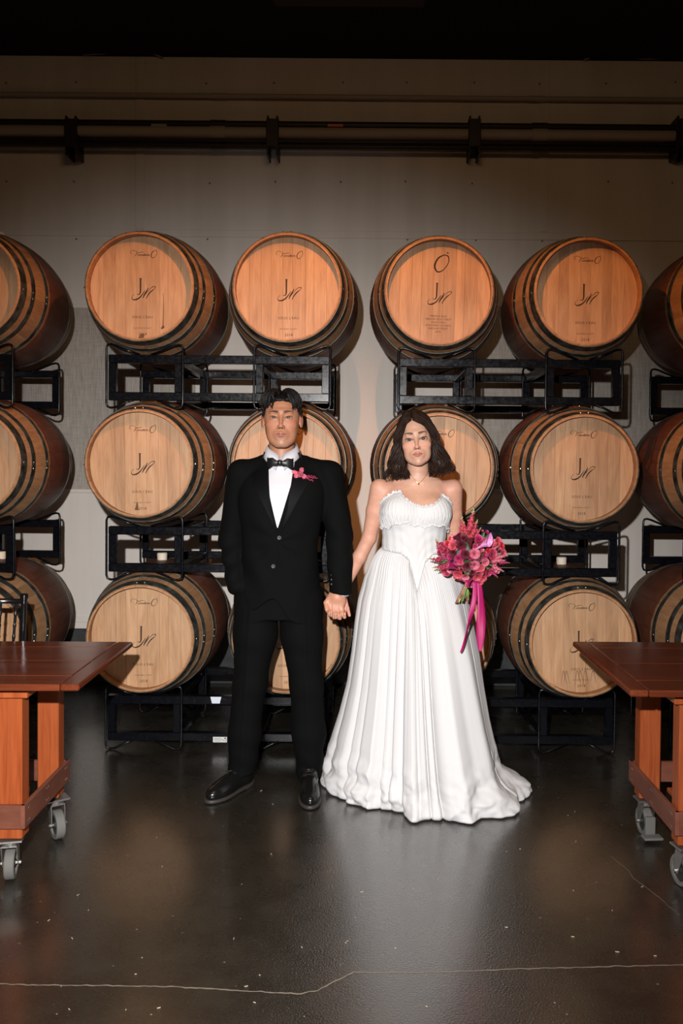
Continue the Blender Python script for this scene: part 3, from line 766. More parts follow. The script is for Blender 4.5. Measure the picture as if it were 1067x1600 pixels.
def front_y(f, X, Z, y0, y1=None):
    """first surface met from the front along +y"""
    y = np.full(len(X), y0, float)
    best = np.full(len(X), 9.0); by = y.copy()
    for _ in range(45):
        d_ = f(np.stack([X, y, Z], 1)); x = d_ < best; best[x] = d_[x]; by[x] = y[x]; y = y + np.clip(d_, -.002, .08) * .85
    ok = best < .003; cap_ = min(y[ok].max() + .012, np.median(y[ok]) + .07) if ok.any() else y0 + .4
    return np.minimum(np.where(ok, y, by), cap_)      # a miss stays level with the nearest point it passed
def patch(name, f, poly, off, th, mat, parent, step=.006, y0=3.4, edge=.0015):
    """a flat cloth piece (x,z outline) laid on the front of surface f"""
    bm = bmesh.new(); vs = [bm.verts.new((p[0], 0, p[1])) for p in poly]; bm.faces.new(vs)
    bmesh.ops.triangulate(bm, faces=bm.faces)
    for _ in range(7):
        le = [e for e in bm.edges if e.calc_length() > step]
        if not le: break
        bmesh.ops.subdivide_edges(bm, edges=le, cuts=1); bmesh.ops.triangulate(bm, faces=bm.faces)
    X = np.array([v.co.x for v in bm.verts]); Z = np.array([v.co.z for v in bm.verts]); y = front_y(f, X, Z, y0) - off
    for v, yy in zip(bm.verts, y): v.co.y = yy
    g = bmesh.ops.extrude_face_region(bm, geom=bm.faces[:])
    for v in g['geom']:
        if isinstance(v, bmesh.types.BMVert): v.co.y -= th
    bmesh.ops.recalc_face_normals(bm, faces=bm.faces)
    me = bpy.data.meshes.new(name); bm.to_mesh(me); bm.free(); me.materials.append(mat); autosmooth(me, 50); return link(name, me, parent)
def wrap(f, ctr, thetas, zlo, zhi, nt, off, r0=.5, wav=None):
    """cloth band around a vertical axis: grid of points lying 'off' outside surface f"""
    rows = []
    for i in range(nt):
        s = i / (nt - 1); z = zlo + (zhi - zlo) * s
        d_ = np.stack([np.sin(thetas), -np.cos(thetas), 0 * thetas], 1); r_ = np.full(len(thetas), r0)
        o = np.stack([np.full(len(thetas), ctr[0]), np.full(len(thetas), ctr[1]), z], 1)
        for _ in range(32): r_ = np.maximum(r_ - np.maximum(f(o + d_ * r_[:, None]), -.002) * .8, .03)
        rr = r_ + off + (wav(s, thetas) if wav else 0); rows.append(o + d_ * rr[:, None])
    return rows
def thick(me, t_):
    """give an open sheet a back"""
    bm = bmesh.new(); bm.from_mesh(me); bmesh.ops.recalc_face_normals(bm, faces=bm.faces); bmesh.ops.solidify(bm, geom=bm.faces[:], thickness=t_)
    for f_ in bm.faces: f_.smooth = True
    bm.to_mesh(me); bm.free()

# ------------------------------------------------------------ skin, hair, cloth
def skin_mat(name, sss=.12, rough=.5):
    m = new_mat(name, rough=rough); t = NT(m); a = t.n('ShaderNodeAttribute', attribute_name='tone')
    n = t.noise(t.coord(), 60, 4); c = t.mix(a.outputs['Color'], t.ramp(n, [(.3, (.92, .9, .88)), (.7, (1.04, 1.03, 1.02))]), .8, 'MULTIPLY')
    t.base(c); t.b.inputs['Subsurface Weight'].default_value = sss; t.b.inputs['Subsurface Radius'].default_value = (.012, .005, .003); t.b.inputs['Subsurface Scale'].default_value = .4
    t.bump(t.noise(t.coord(), 900, 2), .08, .0005); return m
M['skin_m'] = skin_mat('skin_tan', .1, .5); M['skin_w'] = skin_mat('skin_light', .12, .52)
def hair_mat(name, c0, c1):
    m = new_mat(name, c0, .48); t = NT(m); n = t.noise(t.coord((1, 1, 1)), 55, 3); t.base(t.ramp(n, [(.35, c0), (.8, c1)]))
    t.b.inputs['Anisotropic'].default_value = .5; t.b.inputs['Specular IOR Level'].default_value = .22
    t.bump(t.noise(t.coord((500, 500, 30)), 1.0, 2), .35, .001); return m
M['hair_m'] = hair_mat('black_hair', (.005, .0045, .0045), (.012, .010, .009))
M['hair_w'] = hair_mat('dark_brown_hair', (.010, .005, .0035), (.035, .015, .008))
def cloth(name, base, rough, sheen=.0, wr=None, bump=.2, sc=700):
    m = new_mat(name, base, rough); t = NT(m); t.b.inputs['Sheen Weight'].default_value = sheen
    n = t.noise(t.coord(), sc, 2)
    if wr:
        n2 = t.noise(t.coord(), wr, 4, .55, .6); n = t.math('ADD', t.math('MULTIPLY', n, .08), n2)
    t.bump(n, bump, .004 if wr else .0006); return m
SPEC = 1
M['suit'] = cloth('black_wool_suit', (.0020, .0022, .0022), .85, .0, 9, .22)
M['lapel'] = cloth('lapel_cloth', (.0022, .0024, .0026), .6, 0, 9, .15)
M['satin'] = cloth('black_satin', (.006, .006, .0065), .38, 0)
M['shirt'] = cloth('white_cotton_shirt', (.60, .59, .62), .7, 0, 16, .12)
M['gown'] = cloth('white_gown_cotton', (.575, .568, .57), .75, .05, 13, .30)
M['gown2'] = cloth('white_gown_ruffle', (.59, .583, .583), .75, .05, 60, .45)
M['shoe'] = new_mat('black_shoe_leather', (.006, .006, .006), .22); M['sole'] = new_mat('shoe_sole', (.035, .03, .027), .5)
for k_ in ('suit', 'lapel'): M[k_].node_tree.nodes['Principled BSDF'].inputs['Specular IOR Level'].default_value = .10
M['button'] = new_mat('black_button', (.006, .006, .007), .5); M['pearl'] = new_mat('white_button', (.62, .62, .63), .4)
M['sclera'] = new_mat('eye_white', (.30, .265, .245), .5); M['iris'] = new_mat('dark_iris', (.014, .007, .004), .32); M['gold'] = new_mat('gold', (.85, .55, .25), .25, 1.0)
M['lash'] = new_mat('lash_black', (.008, .006, .005), .7)

# ------------------------------------------------------------ head
class Head:
    def __init__(s, c, yaw, pitch, roll, sc, male):
        s.c = np.asarray(c, float); s.sc = sc; s.male = male; s.lo, s.up = (1.11, .945) if male else (1.0, 1.07)
        # local frame: x right in the picture, y towards the viewer's side (face), z up
        Rm = Matrix.Rotation(roll, 3, 'Y') @ Matrix.Rotation(yaw, 3, 'Z') @ Matrix.Rotation(pitch, 3, 'X')
        s.R = np.array(Rm)
    def to_local(s, P):
        q = ((P - s.c) @ s.R) / s.sc; q = q.copy(); q[:, 1] *= -1; q[:, 2] = np.where(q[:, 2] < 0, q[:, 2] / s.lo, q[:, 2] / s.up); return q
    def to_world(s, q):
        q = np.array(q, float); q = q.copy(); q[..., 1] *= -1; q[..., 2] = np.where(q[..., 2] < 0, q[..., 2] * s.lo, q[..., 2] * s.up); return (q * s.sc) @ s.R.T + s.c
    def f(s, P): return s.local(s.to_local(P)) * s.sc
    def local(s, q):
        m = s.male; ax = np.abs(q[:, 0]); Q = np.stack([ax, q[:, 1], q[:, 2]], 1)
        d_ = ell(Q, (0, -.016, .036), (.0785 if m else .0745, .093, .084))
        d_ = smin(d_, ell(Q, (0, .022, -.012), (.0735 if m else .0645, .064, .092)), .02)
        d_ = smin(d_, ell(Q, (.012, .012, -.068), (.0485 if m else .038, .056, .040)), .018)
        d_ = smin(d_, cap(Q, (.0495 if m else .0415, .005, -.042), (.019 if m else .014, .055, -.098), .016 if m else .0135), .02)
        d_ = smin(d_, ell(Q, (0, .064, -.100), (.022 if m else .017, .018, .016)), .014)
        d_ = smin(d_, ell(Q, (.040, .055, -.028), (.022, .019, .017)), .016)
        d_ = smin(d_, cap(Q, (0, .079, .024), (.034, .070, .024), .012 if m else .0095), .014)
        d_ = smin(d_, ell(Q, (.030, .044, -.066), (.024, .024, .030)), .022)
        # sockets, nose
        d_ = smax(d_, -ell(Q, (.031, .098, .002), (.020, .020, .0125)), .013)
        d_ = smin(d_, cap(Q, (0, .080, .010), (0, .1015, -.034), .0062, .0088 if m else .0078), .010)
        d_ = smin(d_, ell(Q, (0, .1035, -.037), (.0100 if m else .0088, .0095, .0078)), .006)
        d_ = smin(d_, ell(Q, (.0108 if m else .0090, .0915, -.0395), (.0064, .0095, .0062)), .005)
        d_ = smax(d_, -ell(Q, (.0060, .099, -.0468), (.0034, .005, .0040)), .003)
        # mouth
        d_ = smin(d_, ell(Q, (0, .073, -.067), (.030, .020, .022)), .014)
        d_ = smax(d_, -cap(Q, (0, .1015, -.052), (0, .0965, -.058), .0035), .005)
        d_ = smin(d_, cap(Q, (.004, .0900, -.0630), (.021, .0825, -.0668), .0056, .0028), .004)
        d_ = smin(d_, cap(Q, (0, .0890, -.0738), (.018, .0825, -.0690), .0074 if m else .0072, .0035), .004)
        d_ = smax(d_, -cap(Q, (0, .0985, -.0675), (.022, .0880, -.0672), .0022, .0014), .0022)
        d_ = smax(d_, -cap(Q, (0, .0935, -.0835), (.010, .0905, -.0835), .005), .007)
        # eye lids around the ball, open almond between
        ez = -.002; tilt = .11 if m else .10; x_ = (Q[:, 0] - .031); zc = Q[:, 2] - ez - x_ * tilt
        lid = ell(Q, (.031, .0705, ez), (.0162, .0142, .0130)); d_ = smin(d_, lid, .0045)
        hh = (.0038 if m else .0054) * np.clip(1 - (x_ / (.0156 if m else .0172)) ** 2, 0, 1) ** .75
        ap = np.maximum(np.abs(zc + .0002) - hh, .0735 - Q[:, 1]); ap = np.maximum(ap, np.abs(x_) - .0172)
        d_ = smax(d_, -ap, .0006)
        # crease above lid
        cz = np.abs(zc - (.0082 if m else .0100) + (x_ / .016) ** 2 * .003); d_ = d_ + .0007 * np.exp(-(cz / .0011) ** 2) * np.exp(-(x_ / .015) ** 4) * (Q[:, 1] > .06)
        # ears
        Me = rotm('Z', .42); ex = .083 if m else .0765; e_ = ell(Q, (ex, -.004, -.006), (.0065, .0170, .0275), Me)
        e_ = smax(e_, -ell(Q, (ex + .0095, .004, -.006), (.0065, .0085, .016), Me), .004); d_ = smin(d_, e_, .006)
        return d_
    def tone(s, P, base, lip, brow, blush, ear, beard=None):
        q = s.to_local(P); x = q[:, 0]; ax = np.abs(x); y = q[:, 1]; z = q[:, 2]; C = np.tile(np.array(base, float), (len(P), 1)); m = s.male
        def mixin(c, w): nonlocal C; w = np.clip(w, 0, 1)[:, None]; C = C * (1 - w) + np.array(c) * w
        fr = (y > .05)
        mixin(blush, (.6 if m else .38) * np.exp(-(((ax - .043) / .020) ** 2 + ((z + .030) / .018) ** 2)) * fr)
        mixin(blush, .35 * np.exp(-((ax / .016) ** 2 + ((z + .035) / .012) ** 2)) * fr)
        if beard: mixin(beard, .55 * fr * np.clip((-z - .045) / .03, 0, 1) * np.clip((.05 - ax) / .03, 0, 1))  # beard tone over the chin and round the mouth
        up = .0060 + .0018 * np.exp(-((ax - .007) / .005) ** 2) - .0022 * np.exp(-(ax / .003) ** 2); lo_ = .0104 if m else .0096
        hw = (.0235 if m else .0235); e_ = np.clip(1 - (ax / hw) ** 2, 0, 1); zz = z + .0673
        inl = np.clip(np.minimum(up * e_ ** .7 + .0004 - zz, zz + lo_ * e_ ** .6) / .0016 + .35, 0, 1) * np.clip((hw - ax) / .002, 0, 1) * fr
        mixin(lip, inl * .8); mixin(np.array(lip) * .35, (np.abs(zz) < .0011) * (ax < hw * 1.02) * fr * .85)
        # brows
        t_ = (ax - .012) / .034; arch = (.0215 if m else .0215) + (.006 if m else .0065) * np.clip(t_, 0, 1) - .0085 * np.clip(t_ - .62, 0, 1) ** 1.0 * 1.0
        wd = (.0060 if m else .0050) * np.clip(1.15 - np.clip(t_, 0, 1) ** 2 * .9, .2, 1)
        mixin(brow, .93 * (t_ > -.02) * (t_ < 1.03) * np.clip(1.35 - np.abs(z - arch) / wd, 0, 1) * fr)
        # lash lines
        x_ = ax - .031; ez = -.002; tilt = .11 if m else .10; hh = (.0038 if m else .0054) * np.clip(1 - (x_ / .0168) ** 2, 0, 1) ** .75; zc = z - ez - x_ * tilt
        mixin(brow if m else (.012, .008, .006), (.9 if m else .98) * np.clip(1.3 - np.abs(zc - hh - .0010) / (.0017 if m else .0026), 0, 1) * (np.abs(x_) < (.0162 if m else .0185)) * fr)
        mixin(brow, (.35 if m else .6) * np.clip(1.1 - np.abs(zc + hh + .0004) / .0010, 0, 1) * (np.abs(x_) < .0162) * fr)
        if not m: mixin((.22, .11, .08), .5 * np.exp(-((x_ / .017) ** 2 + ((zc - .006) / .0045) ** 2)) * fr)
        mixin(ear, .5 * (ax > .074) * (z < .03)); mixin(np.array(base) * .25, (((ax - .0060) / .0032) ** 2 + ((z + .0456) / .0024) ** 2 < 1) * (y > .085))
        return C
    def eyes(s, parent, gaze=0.0):
        for sd in (-1, 1):
            c = s.to_world([sd * .031, .0705, -.002]); r_ = .0118 * s.sc
            b = MB(); zd = s.to_world([sd * .031 + gaze, .0905, -.001]) - c; zd = Vector(zd).normalized(); Mx = Matrix.Translation(c) @ zd.to_track_quat('Z', 'Y').to_matrix().to_4x4()
            n = 28; th = [PI * i / 40 for i in range(41)]
            prof = [(r_ * math.sin(a) + 1e-5, r_ * math.cos(a)) for a in th]
            b.lathe(prof, n, Mx); cut = R(38); o = b.build('eye', [M['sclera'], M['iris']], parent, True); me = o.data
            cz = [(Mx.inverted() @ p.center).normalized().z for p in me.polygons]
            me.polygons.foreach_set('material_index', [1 if z_ > math.cos(cut) else 0 for z_ in cz])
            b = MB(); p0 = c + np.array(zd) * r_ * .99; hl = p0 + s.to_world([.0, 0, 0]) * 0
    

def locks(name, paths, mat, parent, n=7):
    b = MB()
    for (P, r0, flat) in paths:
        m = len(P); rr = [r0 * (min(1, .35 + 2.6 * i / m) * min(1, .15 + 2.4 * (m - 1 - i) / m) + .0002) for i in range(m)]
        b.tube(P, rr, n, True, flat)
    return tag(b.build(name, mat, parent, True), kind=None)

# ------------------------------------------------------------ the groom
MX, MY = -.392, 3.86
man = empty('person', (MX, MY, 0))
tag(man, 'man in black tuxedo and bow tie, left hand held, other hand in pocket', 'person')
def mw(x, y, z): return (MX + x, MY + y, z)       # man-local (x right, y away) to world
hm = Head(mw(.006, -.035, 1.670), R(3), R(-4), R(-.5), 1.025, True)
def man_neck(P): 
    return smin(cap(P, mw(0, .012, 1.60), mw(.003, .022, 1.44), .056, .061), ell(P, mw(.004, .03, 1.415), (.13, .075, .05)), .05)
# left arm (picture right) hangs down, its hand clasped; the other bends into the pocket
SHL, ELL, WRL = mw(.215, .03, 1.425), mw(.262, .05, 1.155), mw(.270, -.005, .925)
SHR, ELR, WRR = mw(-.180, .03, 1.425), mw(-.232, .085, 1.13), mw(-.190, -.02, .93)
def man_torso_tab(g=0.0):
    return [(.74, -.005, .02, .180 + g, .125 + g), (.88, -.006, .015, .178 + g, .122 + g), (1.0, -.004, .01, .165 + g, .112 + g), (1.10, -.002, .005, .158 + g, .108 + g), (1.22, .0, .005, .172 + g, .114 + g), (1.32, .004, .012, .188 + g, .118 + g), (1.39, .01, .022, .190 + g, .105 + g), (1.435, .014, .030, .165 + g, .080 + g), (1.475, .012, .035, .105 + g, .062 + g), (1.50, .008, .03, .068 + g, .050 + g)]
def man_w(tab): return [(z, MX + a, MY + b_, c, d_) for z, a, b_, c, d_ in tab]
TAB_BODY = [(.80, MX - .006, MY + .015, .13, .09)] + man_w(man_torso_tab(-.018))[1:]; TAB_SHIRT = man_w(man_torso_tab(-.006)); TAB_JKT = man_w(man_torso_tab(.010))
def hand_man(P):
    """back of the hand to the viewer, knuckles down, fingers closed round hers"""
    w = mw(.258, -.010, .905)
    X0 = MX
    pal = ell(P, mw(.258, -.022, .858), (.038, .017, .045))
    kn = [(.224, -.032, .826), (.243, -.037, .818), (.262, -.037, .816), (.280, -.033, .820)]
    d_ = smin(pal, cap(P, w, mw(.257, -.018, .875), .027, .030), .02)
    for i, (kx, ky, kz) in enumerate(kn):
        d_ = smin(d_, cap(P, mw(.250 + (kx - .25) * .55, -.022, .878), mw(kx, ky, kz), .0115, .0115), .008)
    for i, (kx, ky, kz) in enumerate(kn):
        l_ = (.034, .037, .035, .030)[i]; a = mw(kx, ky, kz); b_ = mw(kx + .002, ky - .002, kz - l_ * .78); c_ = mw(kx + .001, ky + .026, kz - l_ * 1.02); e = mw(kx - .001, ky + .042, kz - l_ * .45)
        fg = smin(cap(P, a, b_, .0098, .0088), smin(cap(P, b_, c_, .0088, .008), cap(P, c_, e, .008, .0068), .003), .003)
        d_ = smin(d_, fg, .004)
    # thumb leaves the side of the palm and folds over hers
    th = smin(cap(P, mw(.232, -.014, .885), mw(.209, -.026, .850), .0135, .0120), cap(P, mw(.209, -.026, .850), mw(.213, -.044, .822), .0115, .0090), .004)
    return smin(d_, th, .009)
def body_man(P):
    d_ = smin(hm.f(P), man_neck(P), .014)
    d_ = smin(d_, profile(P, TAB_BODY), .03)
    for S_, E_, W_ in ((SHL, ELL, WRL), (SHR, ELR, WRR)):
        d_ = smin(d_, chain(P, (S_, E_, W_), (.048, .038, .027), .01), .03)
    d_ = smin(d_, hand_man(P), .01)
    return d_
def legs_man(P, g=0.0):
    L = chain(P, (mw(-.095, .02, .90), mw(-.128, .0, .50), mw(-.150, .03, .09)), (.088 + g, .060 + g, .043 + g), .04)
    Rr = chain(P, (mw(.088, .02, .90), mw(.112, .0, .50), mw(.130, .03, .09)), (.088 + g, .060 + g, .043 + g), .04)
    return np.minimum(L, Rr)
def man_low(P):
    d_ = smin(profile(P, TAB_BODY), legs_man(P, -.012), .04); return d_
import time; T0_ = time.time()
def tick(n): print('TICK', n, round(time.time() - T0_, 1))
SKM = (.425, .19, .108)
hv = sdf_mesh(body_man, mw(-.12, -.17, 1.455), mw(.12, .16, 1.80), .00165)
hh_ = sdf_mesh(body_man, mw(.17, -.10, .755), mw(.34, .06, .95), .0018)
rest = sdf_mesh(lambda P: np.minimum(smax(body_man(P), P[:, 2] - 1.47, .001), man_low(P)) + 0, mw(-.34, -.2, .05), mw(.34, .22, 1.475), .009)
keep = ~((rest[0][:, 2] < .935) & (rest[0][:, 0] > MX + .195)); fk = keep[rest[1]].all(1); rest = (rest[0], rest[1][fk])
V, Fc = join_np([hv, hh_, rest]); me = np_mesh('body', V, Fc, M['skin_m'])
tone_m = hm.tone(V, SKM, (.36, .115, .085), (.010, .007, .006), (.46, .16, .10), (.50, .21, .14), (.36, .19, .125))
hand_z = (V[:, 2] < .95); tone_m[hand_z] = np.array((.50, .235, .15)); set_col(me, tone_m); mb_o = link('body', me, man)
mb_o.matrix_parent_inverse = Matrix.Translation((-MX, -MY, 0)); hm.eyes(man)
for ch in man.children:
    ch.matrix_parent_inverse = Matrix.Translation((-MX, -MY, 0))
tick('man body')
def mpart(o): o.matrix_parent_inverse = Matrix.Translation((-MX, -MY, 0)); return o

# shirt
def shirt_f(P): return smin(profile(P, TAB_SHIRT), smin(cap(P, mw(0, .012, 1.53), mw(.004, .024, 1.44), .0625, .072), cap(P, mw(.004, .024, 1.44), mw(.004, .03, 1.40), .072, .09), .02), .03)
sv = sdf_mesh(lambda P: smax(np.maximum(shirt_f(P), (P[:, 2] - 1.505 - (P[:, 1] - MY + .02) * .55)), -(shirt_f(P) + .012), .002), mw(-.25, -.2, 1.02), mw(.25, .2, 1.56), .0042)
mpart(link('shirt', np_mesh('shirt', *sv, M['shirt']), man))
# collar: a folded band round the neck, open in front
def collar_pts(side):
    rows = []
    for i in range(13):
        a = i / 12; ang = PI * (1 - a) * .98 + .10 * a   # from nape to front
        sx_, cy_ = math.sin(ang) * side, -math.cos(ang)
        bx, by, bz = .003 + sx_ * .064, .014 + cy_ * .068, 1.572 - .066 * a ** 1.9
        if a > .8: bx = bx * (1 - (a - .8) * 1.0)
        drop = .030 + .018 * a; out = .010 + .006 * a
        r0 = Vector(mw(bx, by, bz)); r1 = Vector(mw(bx + sx_ * .003, by + cy_ * .003, bz + .002)); r2 = Vector(mw(bx + sx_ * out, by + cy_ * out, bz - drop * .55)); r3 = Vector(mw(bx + sx_ * (out + .006) + side * .012 * a ** 3, by + cy_ * (out + .006), bz - drop - .014 * a ** 4))
        rows.append([r0, r1, r2, r3])
    return rows
for sd in (-1, 1):
    b = MB(); b.grid(collar_pts(sd)); o = mpart(b.build('collar', M['shirt'], man, True)); thick(o.data, .002)
b = MB()
b = MB(); b.box((-.0145, -.0006, -.19), (.0145, .0006, .19), 0)
def shirt_front(x, z): return float(front_y(shirt_f, np.array([x]), np.array([z]), 3.4)[0])
patch('placket', shirt_f, [(MX - .014, 1.46), (MX + .020, 1.46), (MX + .014, 1.16), (MX - .010, 1.16)], .0003, .0016, M['shirt'], man).matrix_parent_inverse = Matrix.Translation((-MX, -MY, 0))
for z in (1.372, 1.284, 1.20):
    x = MX + .004; y = shirt_front(x, z) - .003; b = MB(); b.lathe([(.0052, 0), (.0056, .0012), (.0035, .0022)], 14, Matrix.Translation((x, y, z)) @ Matrix.Rotation(PI / 2, 4, 'X')); mpart(b.build('shirt_button', M['pearl'], man))
# bow tie
bt = empty('bow_tie', mw(.003, -.082, 1.476), 0, man); bt.matrix_parent_inverse = Matrix.Translation((-MX, -MY, 0))
for sd in (-1, 1):
    b = MB(); rows = []
    for i in range(11):
        a = i / 10; hgt = .0085 + .0175 * a ** .8; row = []
        for j in range(12):
            ph = 2 * PI * j / 12; row.append(Vector((sd * (.004 + .054 * a), -.006 * math.sin(a * PI) - .0075 * math.cos(ph) * (1 - .35 * a) + .012 * a, hgt * math.sin(ph) * (1 + .0 * a) + .003 * math.sin(a * 9 + ph * 2) + (-.004 * a if sd > 0 else 0))))
        rows.append(row)
    b.grid(rows, True); b.f.append(tuple(range(120, 132))); b.m.append(0); b.build('bow_wing', M['satin'], bt, True)
b = MB(); b.lathe([(.006, -.013), (.0105, -.009), (.0115, 0), (.0105, .009), (.006, .013)], 14, Matrix.Translation((0, -.007, 0)) @ Matrix.Scale(.8, 4, (0, 1, 0))); b.build('knot', M['satin'], bt, True)

# jacket
def folds(P, seed, amp, fr): 
    return amp * (np.sin(P[:, 2] * fr + 3 * np.sin(P[:, 0] * 17 + seed) + seed) * np.sin(P[:, 0] * fr * .6 + P[:, 1] * 19 + seed * 2))
def sleeves(P, g=0.0):
    L = chain(P, (SHL, ELL, mw(.272, -.004,   .898)), (.067 + g, .061 + g, .052 + g), .02)
    L = np.maximum(L, .8905 - P[:, 2]) if True else L
    Rr = chain(P, (SHR, ELR, WRR), (.067 + g, .060 + g, .050 + g), .02)
    fl1 = .0035 * np.sin(P[:, 2] * 62 + P[:, 0] * 40) * np.exp(-((P[:, 2] - 1.12) / .10) ** 2) + .002 * np.sin(P[:, 2] * 33 + P[:, 0] * 60)
    fl2 = .005 * np.sin(P[:, 2] * 70 - P[:, 0] * 50) * np.exp(-((P[:, 2] - 1.02) / .12) ** 2)
    return np.minimum(L + fl1, Rr + fl2)
VB = (MX - .004, 1.185)     # where the lapels meet
def jacket_solid(P):
    d_ = profile(P, TAB_JKT)
    d_ = smin(d_, smin(cap(P, mw(-.06, .035, 1.475), mw(-.175, .03, 1.435), .040, .048), cap(P, mw(.066, .035, 1.475), mw(.21, .03, 1.435), .040, .048), .01), .03)
    d_ = smin(d_, ell(P, mw(0, .045, 1.485), (.088, .060, .066)), .02)
    x = P[:, 0] - MX; z = P[:, 2]
    skirt = smin(d_, sleeves(P), .012)
    fr = P[:, 1] < MY
    # pull folds around the button and the pocketed side
    dd = np.sqrt((x + .02) ** 2 + (z - 1.13) ** 2)
    pull = .0030 * np.sin(np.arctan2(z - 1.13, x + .0) * 7 + 1.0) * np.exp(-((dd - .09) / .06) ** 2) * fr
    drape = .006 * np.sin((z * 26 + x * 34)) * np.exp(-((x + .13) / .08) ** 2 - ((z - .98) / .12) ** 2) * fr
    return skirt + pull + drape + folds(P, 1.3, .0012, 22)
def jacket_cut(P):
    d_ = jacket_solid(P); x = P[:, 0] - MX; z = P[:, 2]; fr = MY - .005 - P[:, 1]
    # V opening down to the top button
    top = 1.47; hw = np.clip((z - VB[1]) / (top - VB[1]), -1, 1.2); hwv = np.where(hw > 0, .074 * hw ** .92, hw * .05)
    V_ = np.abs(x + .003 - .006 * hw) - hwv; V_ = np.maximum(V_, -fr); d_ = np.maximum(d_, -np.maximum(V_, -(profile(P, TAB_SHIRT) + .03) * 0 - 1))
    # neck hole
    nh = smin(cap(P, mw(0, .012, 1.60), mw(.004, .024, 1.43), .069, .075), cap(P, mw(0, .012, 1.60), mw(.004, .0, 1.44), .066, .07), .01); d_ = smax(d_, -nh, .004)
    # hem with the rounded cutaway in front
    hemz = np.where(fr > 0, .768 + .0 * x, .775)
    xl, xr = x + .035, x - .02
    cutl = np.where(x < 0.01, .768 + .30 * np.clip((x + .155) / .12, 0, 1) ** 2.2 * 0 + 0, 0)
    front = .768 + np.where(x < -.02, .11 * np.exp(-((x + .02) / .09) ** 2) + .03 * np.exp(-((x + .19) / .06) ** 2) * 3.2, np.where(x < .08, .11 * np.exp(-((x + .02) / .055) ** 2), .0))
    hem = np.where(fr > 0, front, .775) - z
    d_ = smax(d_, hem, .004)
    inner = d_ + .010
    hol = np.minimum(profile(P, TAB_SHIRT) - .001, 1e3)
    return d_
jv = sdf_mesh(jacket_cut, mw(-.36, -.22, .74), mw(.37, .24, 1.56), .0046)
mpart(link('jacket', np_mesh('jacket', *jv, M['suit']), man))
# lapels with their notch, laid on the jacket front
def jf(P): return jacket_solid(P)
lp_l = [(MX - .076, 1.525), (MX - .058, 1.52), (MX - .066, 1.42), (MX - .038, 1.29), (VB[0] - .002, VB[1]), (VB[0] - .022, 1.215), (MX - .072, 1.305), (MX - .118, 1.385), (MX - .100, 1.412), (MX - .122, 1.420), (MX - .098, 1.455)]
lp_r = [(2 * MX + .010 - a, c_) for a, c_ in lp_l]
for pl in (lp_l, lp_r):
    o = patch('lapel', jf, pl, .0022, .0036, M['lapel'], man, .010); mpart(o)
# pocket flap, breast line, buttons
mpart(patch('pocket_flap', jf, [(MX + .085, .995), (MX + .168, 1.005), (MX + .168, .965), (MX + .085, .955)], .002, .0035, M['suit'], man, .02))
mpart(patch('breast_pocket', jf, [(MX + .068, 1.285), (MX + .150, 1.297), (MX + .149, 1.277), (MX + .068, 1.265)], .0008, .0022, M['suit'], man, .02))
mpart(patch('front_overlap', jf, [(VB[0] - .001, VB[1] + .01), (VB[0] + .010, VB[1] - .01), (MX - .004, 1.03), (MX - .035, .95), (MX - .085, .885), (MX - .15, .862), (MX - .152, .90), (MX - .09, .92), (MX - .055, .97), (MX - .045, 1.06), (MX - .03, 1.14)], .0010, .003, M['suit'], man, .012))
for (x, z) in ((.006, 1.148), (-.020, 1.022)):
    y = float(front_y(jf, np.array([MX + x]), np.array([z]), 3.4)[0]) - .008; b = MB(); b.lathe([(.0105, 0), (.011, .003), (.008, .0045), (.004, .003)], 18, Matrix.Translation((MX + x, y + .004, z)) @ Matrix.Rotation(PI / 2, 4, 'X')); mpart(b.build('button', M['button'], man, True))
for k_ in range(3):
    b = MB(); b.lathe([(.0055, 0), (.006, .0018), (.003, .003)], 12, Matrix.Translation(mw(.232, -.035 + .004 * k_, .935 + .02 * k_)) @ Matrix.Rotation(PI / 2, 4, 'X')); mpart(b.build('sleeve_button', M['button'], man, True))
tick('jacket')
# shirt cuff under the sleeve
b = MB(); rows = []
for z, r_ in ((.93, .036), (.884, .0365), (.882, .034), (.93, .033)):
    rows.append([Vector(mw(.272 + r_ * 1.02 * math.cos(2 * PI * k_ / 24), -.004 + r_ * 1.02 * math.sin(2 * PI * k_ / 24), z - .004 * math.cos(2 * PI * k_ / 24))) for k_ in range(24)])
b.grid(rows, True); mpart(b.build('shirt_cuff', M['shirt'], man, True))
# trousers
def trouser_f(P):
    x = P[:, 0] - MX; z = P[:, 2]
    L = chain(P, (mw(-.108, .015, .86), mw(-.112, .005, .70), mw(-.134, -.005, .48), mw(-.158, .01, .25), mw(-.172, .012, .03)), (.102, .096, .073, .071, .062), .03)
    Rr = chain(P, (mw(.090, .015, .86), mw(.098, .005, .70), mw(.120, -.005, .48), mw(.134, .01, .25), mw(.136, .012, .03)), (.102, .092, .073, .073, .055), .03)
    hip = profile(P, man_w([(.78, -.008, .02, .188, .115), (.86, -.008, .02, .186, .115), (.95, -.006, .015, .174, .112), (1.02, -.004, .01, .165, .108)]), 2.3)
    fl = .0025 * np.sin(z * 30 + x * 28 + 2 * np.sin(z * 9)) * np.exp(-((z - .40) / .22) ** 2) + .0035 * np.sin(z * 52 + x * 22) * np.exp(-((z - .13) / .10) ** 2)
    crease = -.004 * np.exp(-((x + .14 + (z - .5) * -.06) / .01) ** 2) - .004 * np.exp(-((x - .125 - (z - .5) * -.04) / .01) ** 2)
    d_ = smin(np.minimum(L, Rr), hip, .02) + fl + crease * (P[:, 1] < MY)
    return d_
def trouser_cut(P):
    d_ = trouser_f(P); x = P[:, 0] - MX; yy = P[:, 1] - MY
    low = np.where(x < 0, .082 + yy * .30, .058 + yy * .22); return smax(smax(d_, low - P[:, 2], .003), P[:, 2] - 1.0, .003)
